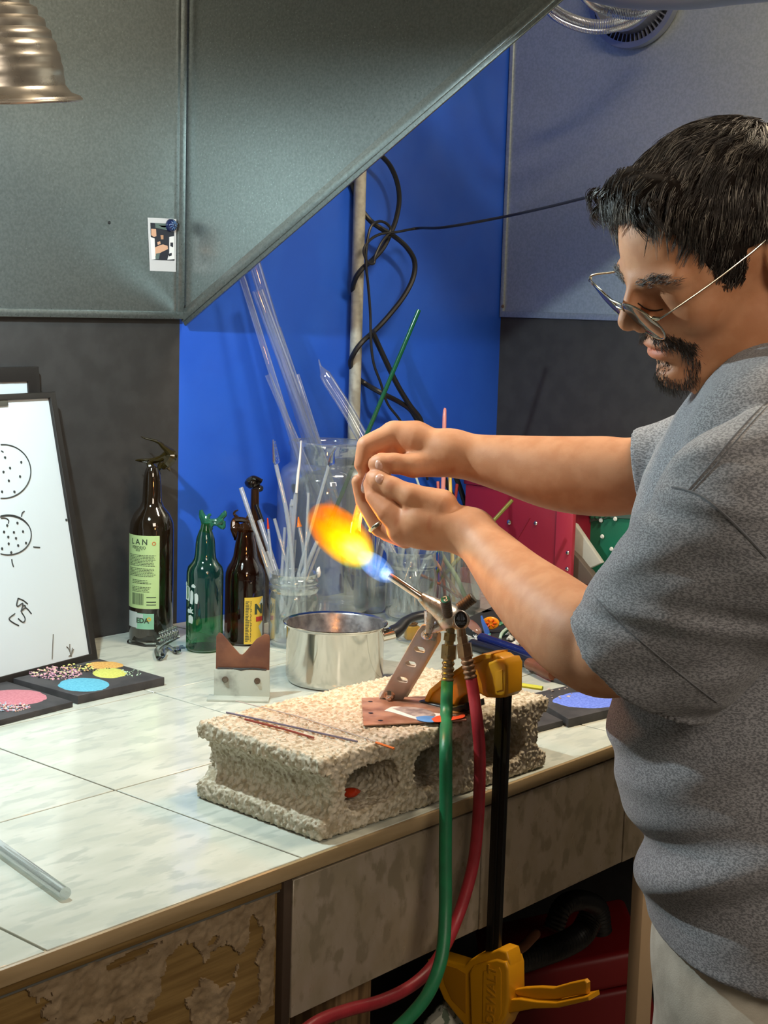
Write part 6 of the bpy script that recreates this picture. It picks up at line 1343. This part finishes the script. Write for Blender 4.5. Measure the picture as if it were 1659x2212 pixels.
for P, r in (([(1452, 1052), (1480, 1058), (1520, 1075), (1570, 1115), (1620, 1165), (1657, 1205)], .0011), ([(1488, 1058), (1530, 1010), (1575, 955), (1620, 905), (1657, 868)], .0009), ([(1496, 1060), (1538, 1014), (1583, 960), (1627, 910), (1657, 878)], .0006)):
    sm.add(surf_line(ST, P, r, .0002))
o = sm.obj('shoulder_seams', M_seam, man); o['kind'] = 'stuff'
hem = surf_line(ST, [(1290, 1295), (1340, 1346), (1400, 1398), (1460, 1448), (1515, 1492), (1548, 1517)], .0007, .0002); one('cuff_stitching', hem, M_seam, man)
cp = [on_surf(ST, a, b, 0) for a, b in crv([V(1512, 878, 0), V(1530, 866, 0), V(1560, 852, 0), V(1600, 833, 0), V(1640, 812, 0), V(1675, 795, 0)], 6)[:, :2]]; cp = [x for x in cp if x is not None]
# ---- trousers and shoes
def f_leg(p):
    q_ = p-CAMP; a = q_@rt; c = -((q_@fw)-1.47); u_ = a-(1715-829.5)*SX
    d = np.sqrt((u_/.122)**2+(c/.148)**2); d = (d-1)*.125; d = np.maximum(d, -(p[:, 2]-(zh-.16)))
    o3 = at_d(1715, 2250, 1.47)
    for s in (-1, 1):
        A = V(o3[0], o3[1], zh-.10)-fw*V(1, 1, 0)*.085*s; B = V(A[0], A[1], ZF+.05); d = smin(d, cone(p, A, B, .092, .066), .03)
    return np.maximum(d, p[:, 2]-(zh+.05))+.002*np.sin(p[:, 2]*60+u_*30)
o3 = at_d(1715, 2250, 1.47)
pv, pf = snet(f_leg, (o3[0]-.3, o3[1]-.3, ZF), (o3[0]+.3, o3[1]+.3, zh+.08), .006, B=8)
link('trousers', np_mesh('trousers', pv, pf, mat('off_white_trousers', lin('#c4bfb2'), .85, col2=lin('#b3ada0'), nscale=40, bump=.4, bscale=700, bdist=.0006)), man)
for s in (-1, 1):
    A = V(o3[0], o3[1], ZF)-fw*V(1, 1, 0)*.085*s; fd = unit(Fh*V(1, 1, 0)); MB().add(tube(crv([A-fd*.06+ZZ*.045, A+ZZ*.05, A+fd*.10+ZZ*.04, A+fd*.19+ZZ*.03], 5), [.045]*8+[.044, .043, .042, .040, .037, .034, .030, .022], 16)).obj('shoe', M_rubber, man)

# ---------------------------------------------------------------- the tubing he works on
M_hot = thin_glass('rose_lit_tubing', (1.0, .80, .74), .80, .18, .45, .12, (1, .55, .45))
L = [at_d(794, 1022, DL+.006), at_d(788, 1052, 1.692), at_d(778, 1092, 1.715), at_d(770, 1130, 1.738), at_d(768, 1150, 1.745)]
tag(one('worked_glass_tube', tube(crv(L, 5), np.interp(np.linspace(0, 1, 21), [0, .2, 1], [R(4, DH), R(9, DH), R(12, DH)]), 20), M_hot), 'clear tube pinched between both hands with its end in the flame', 'tube')
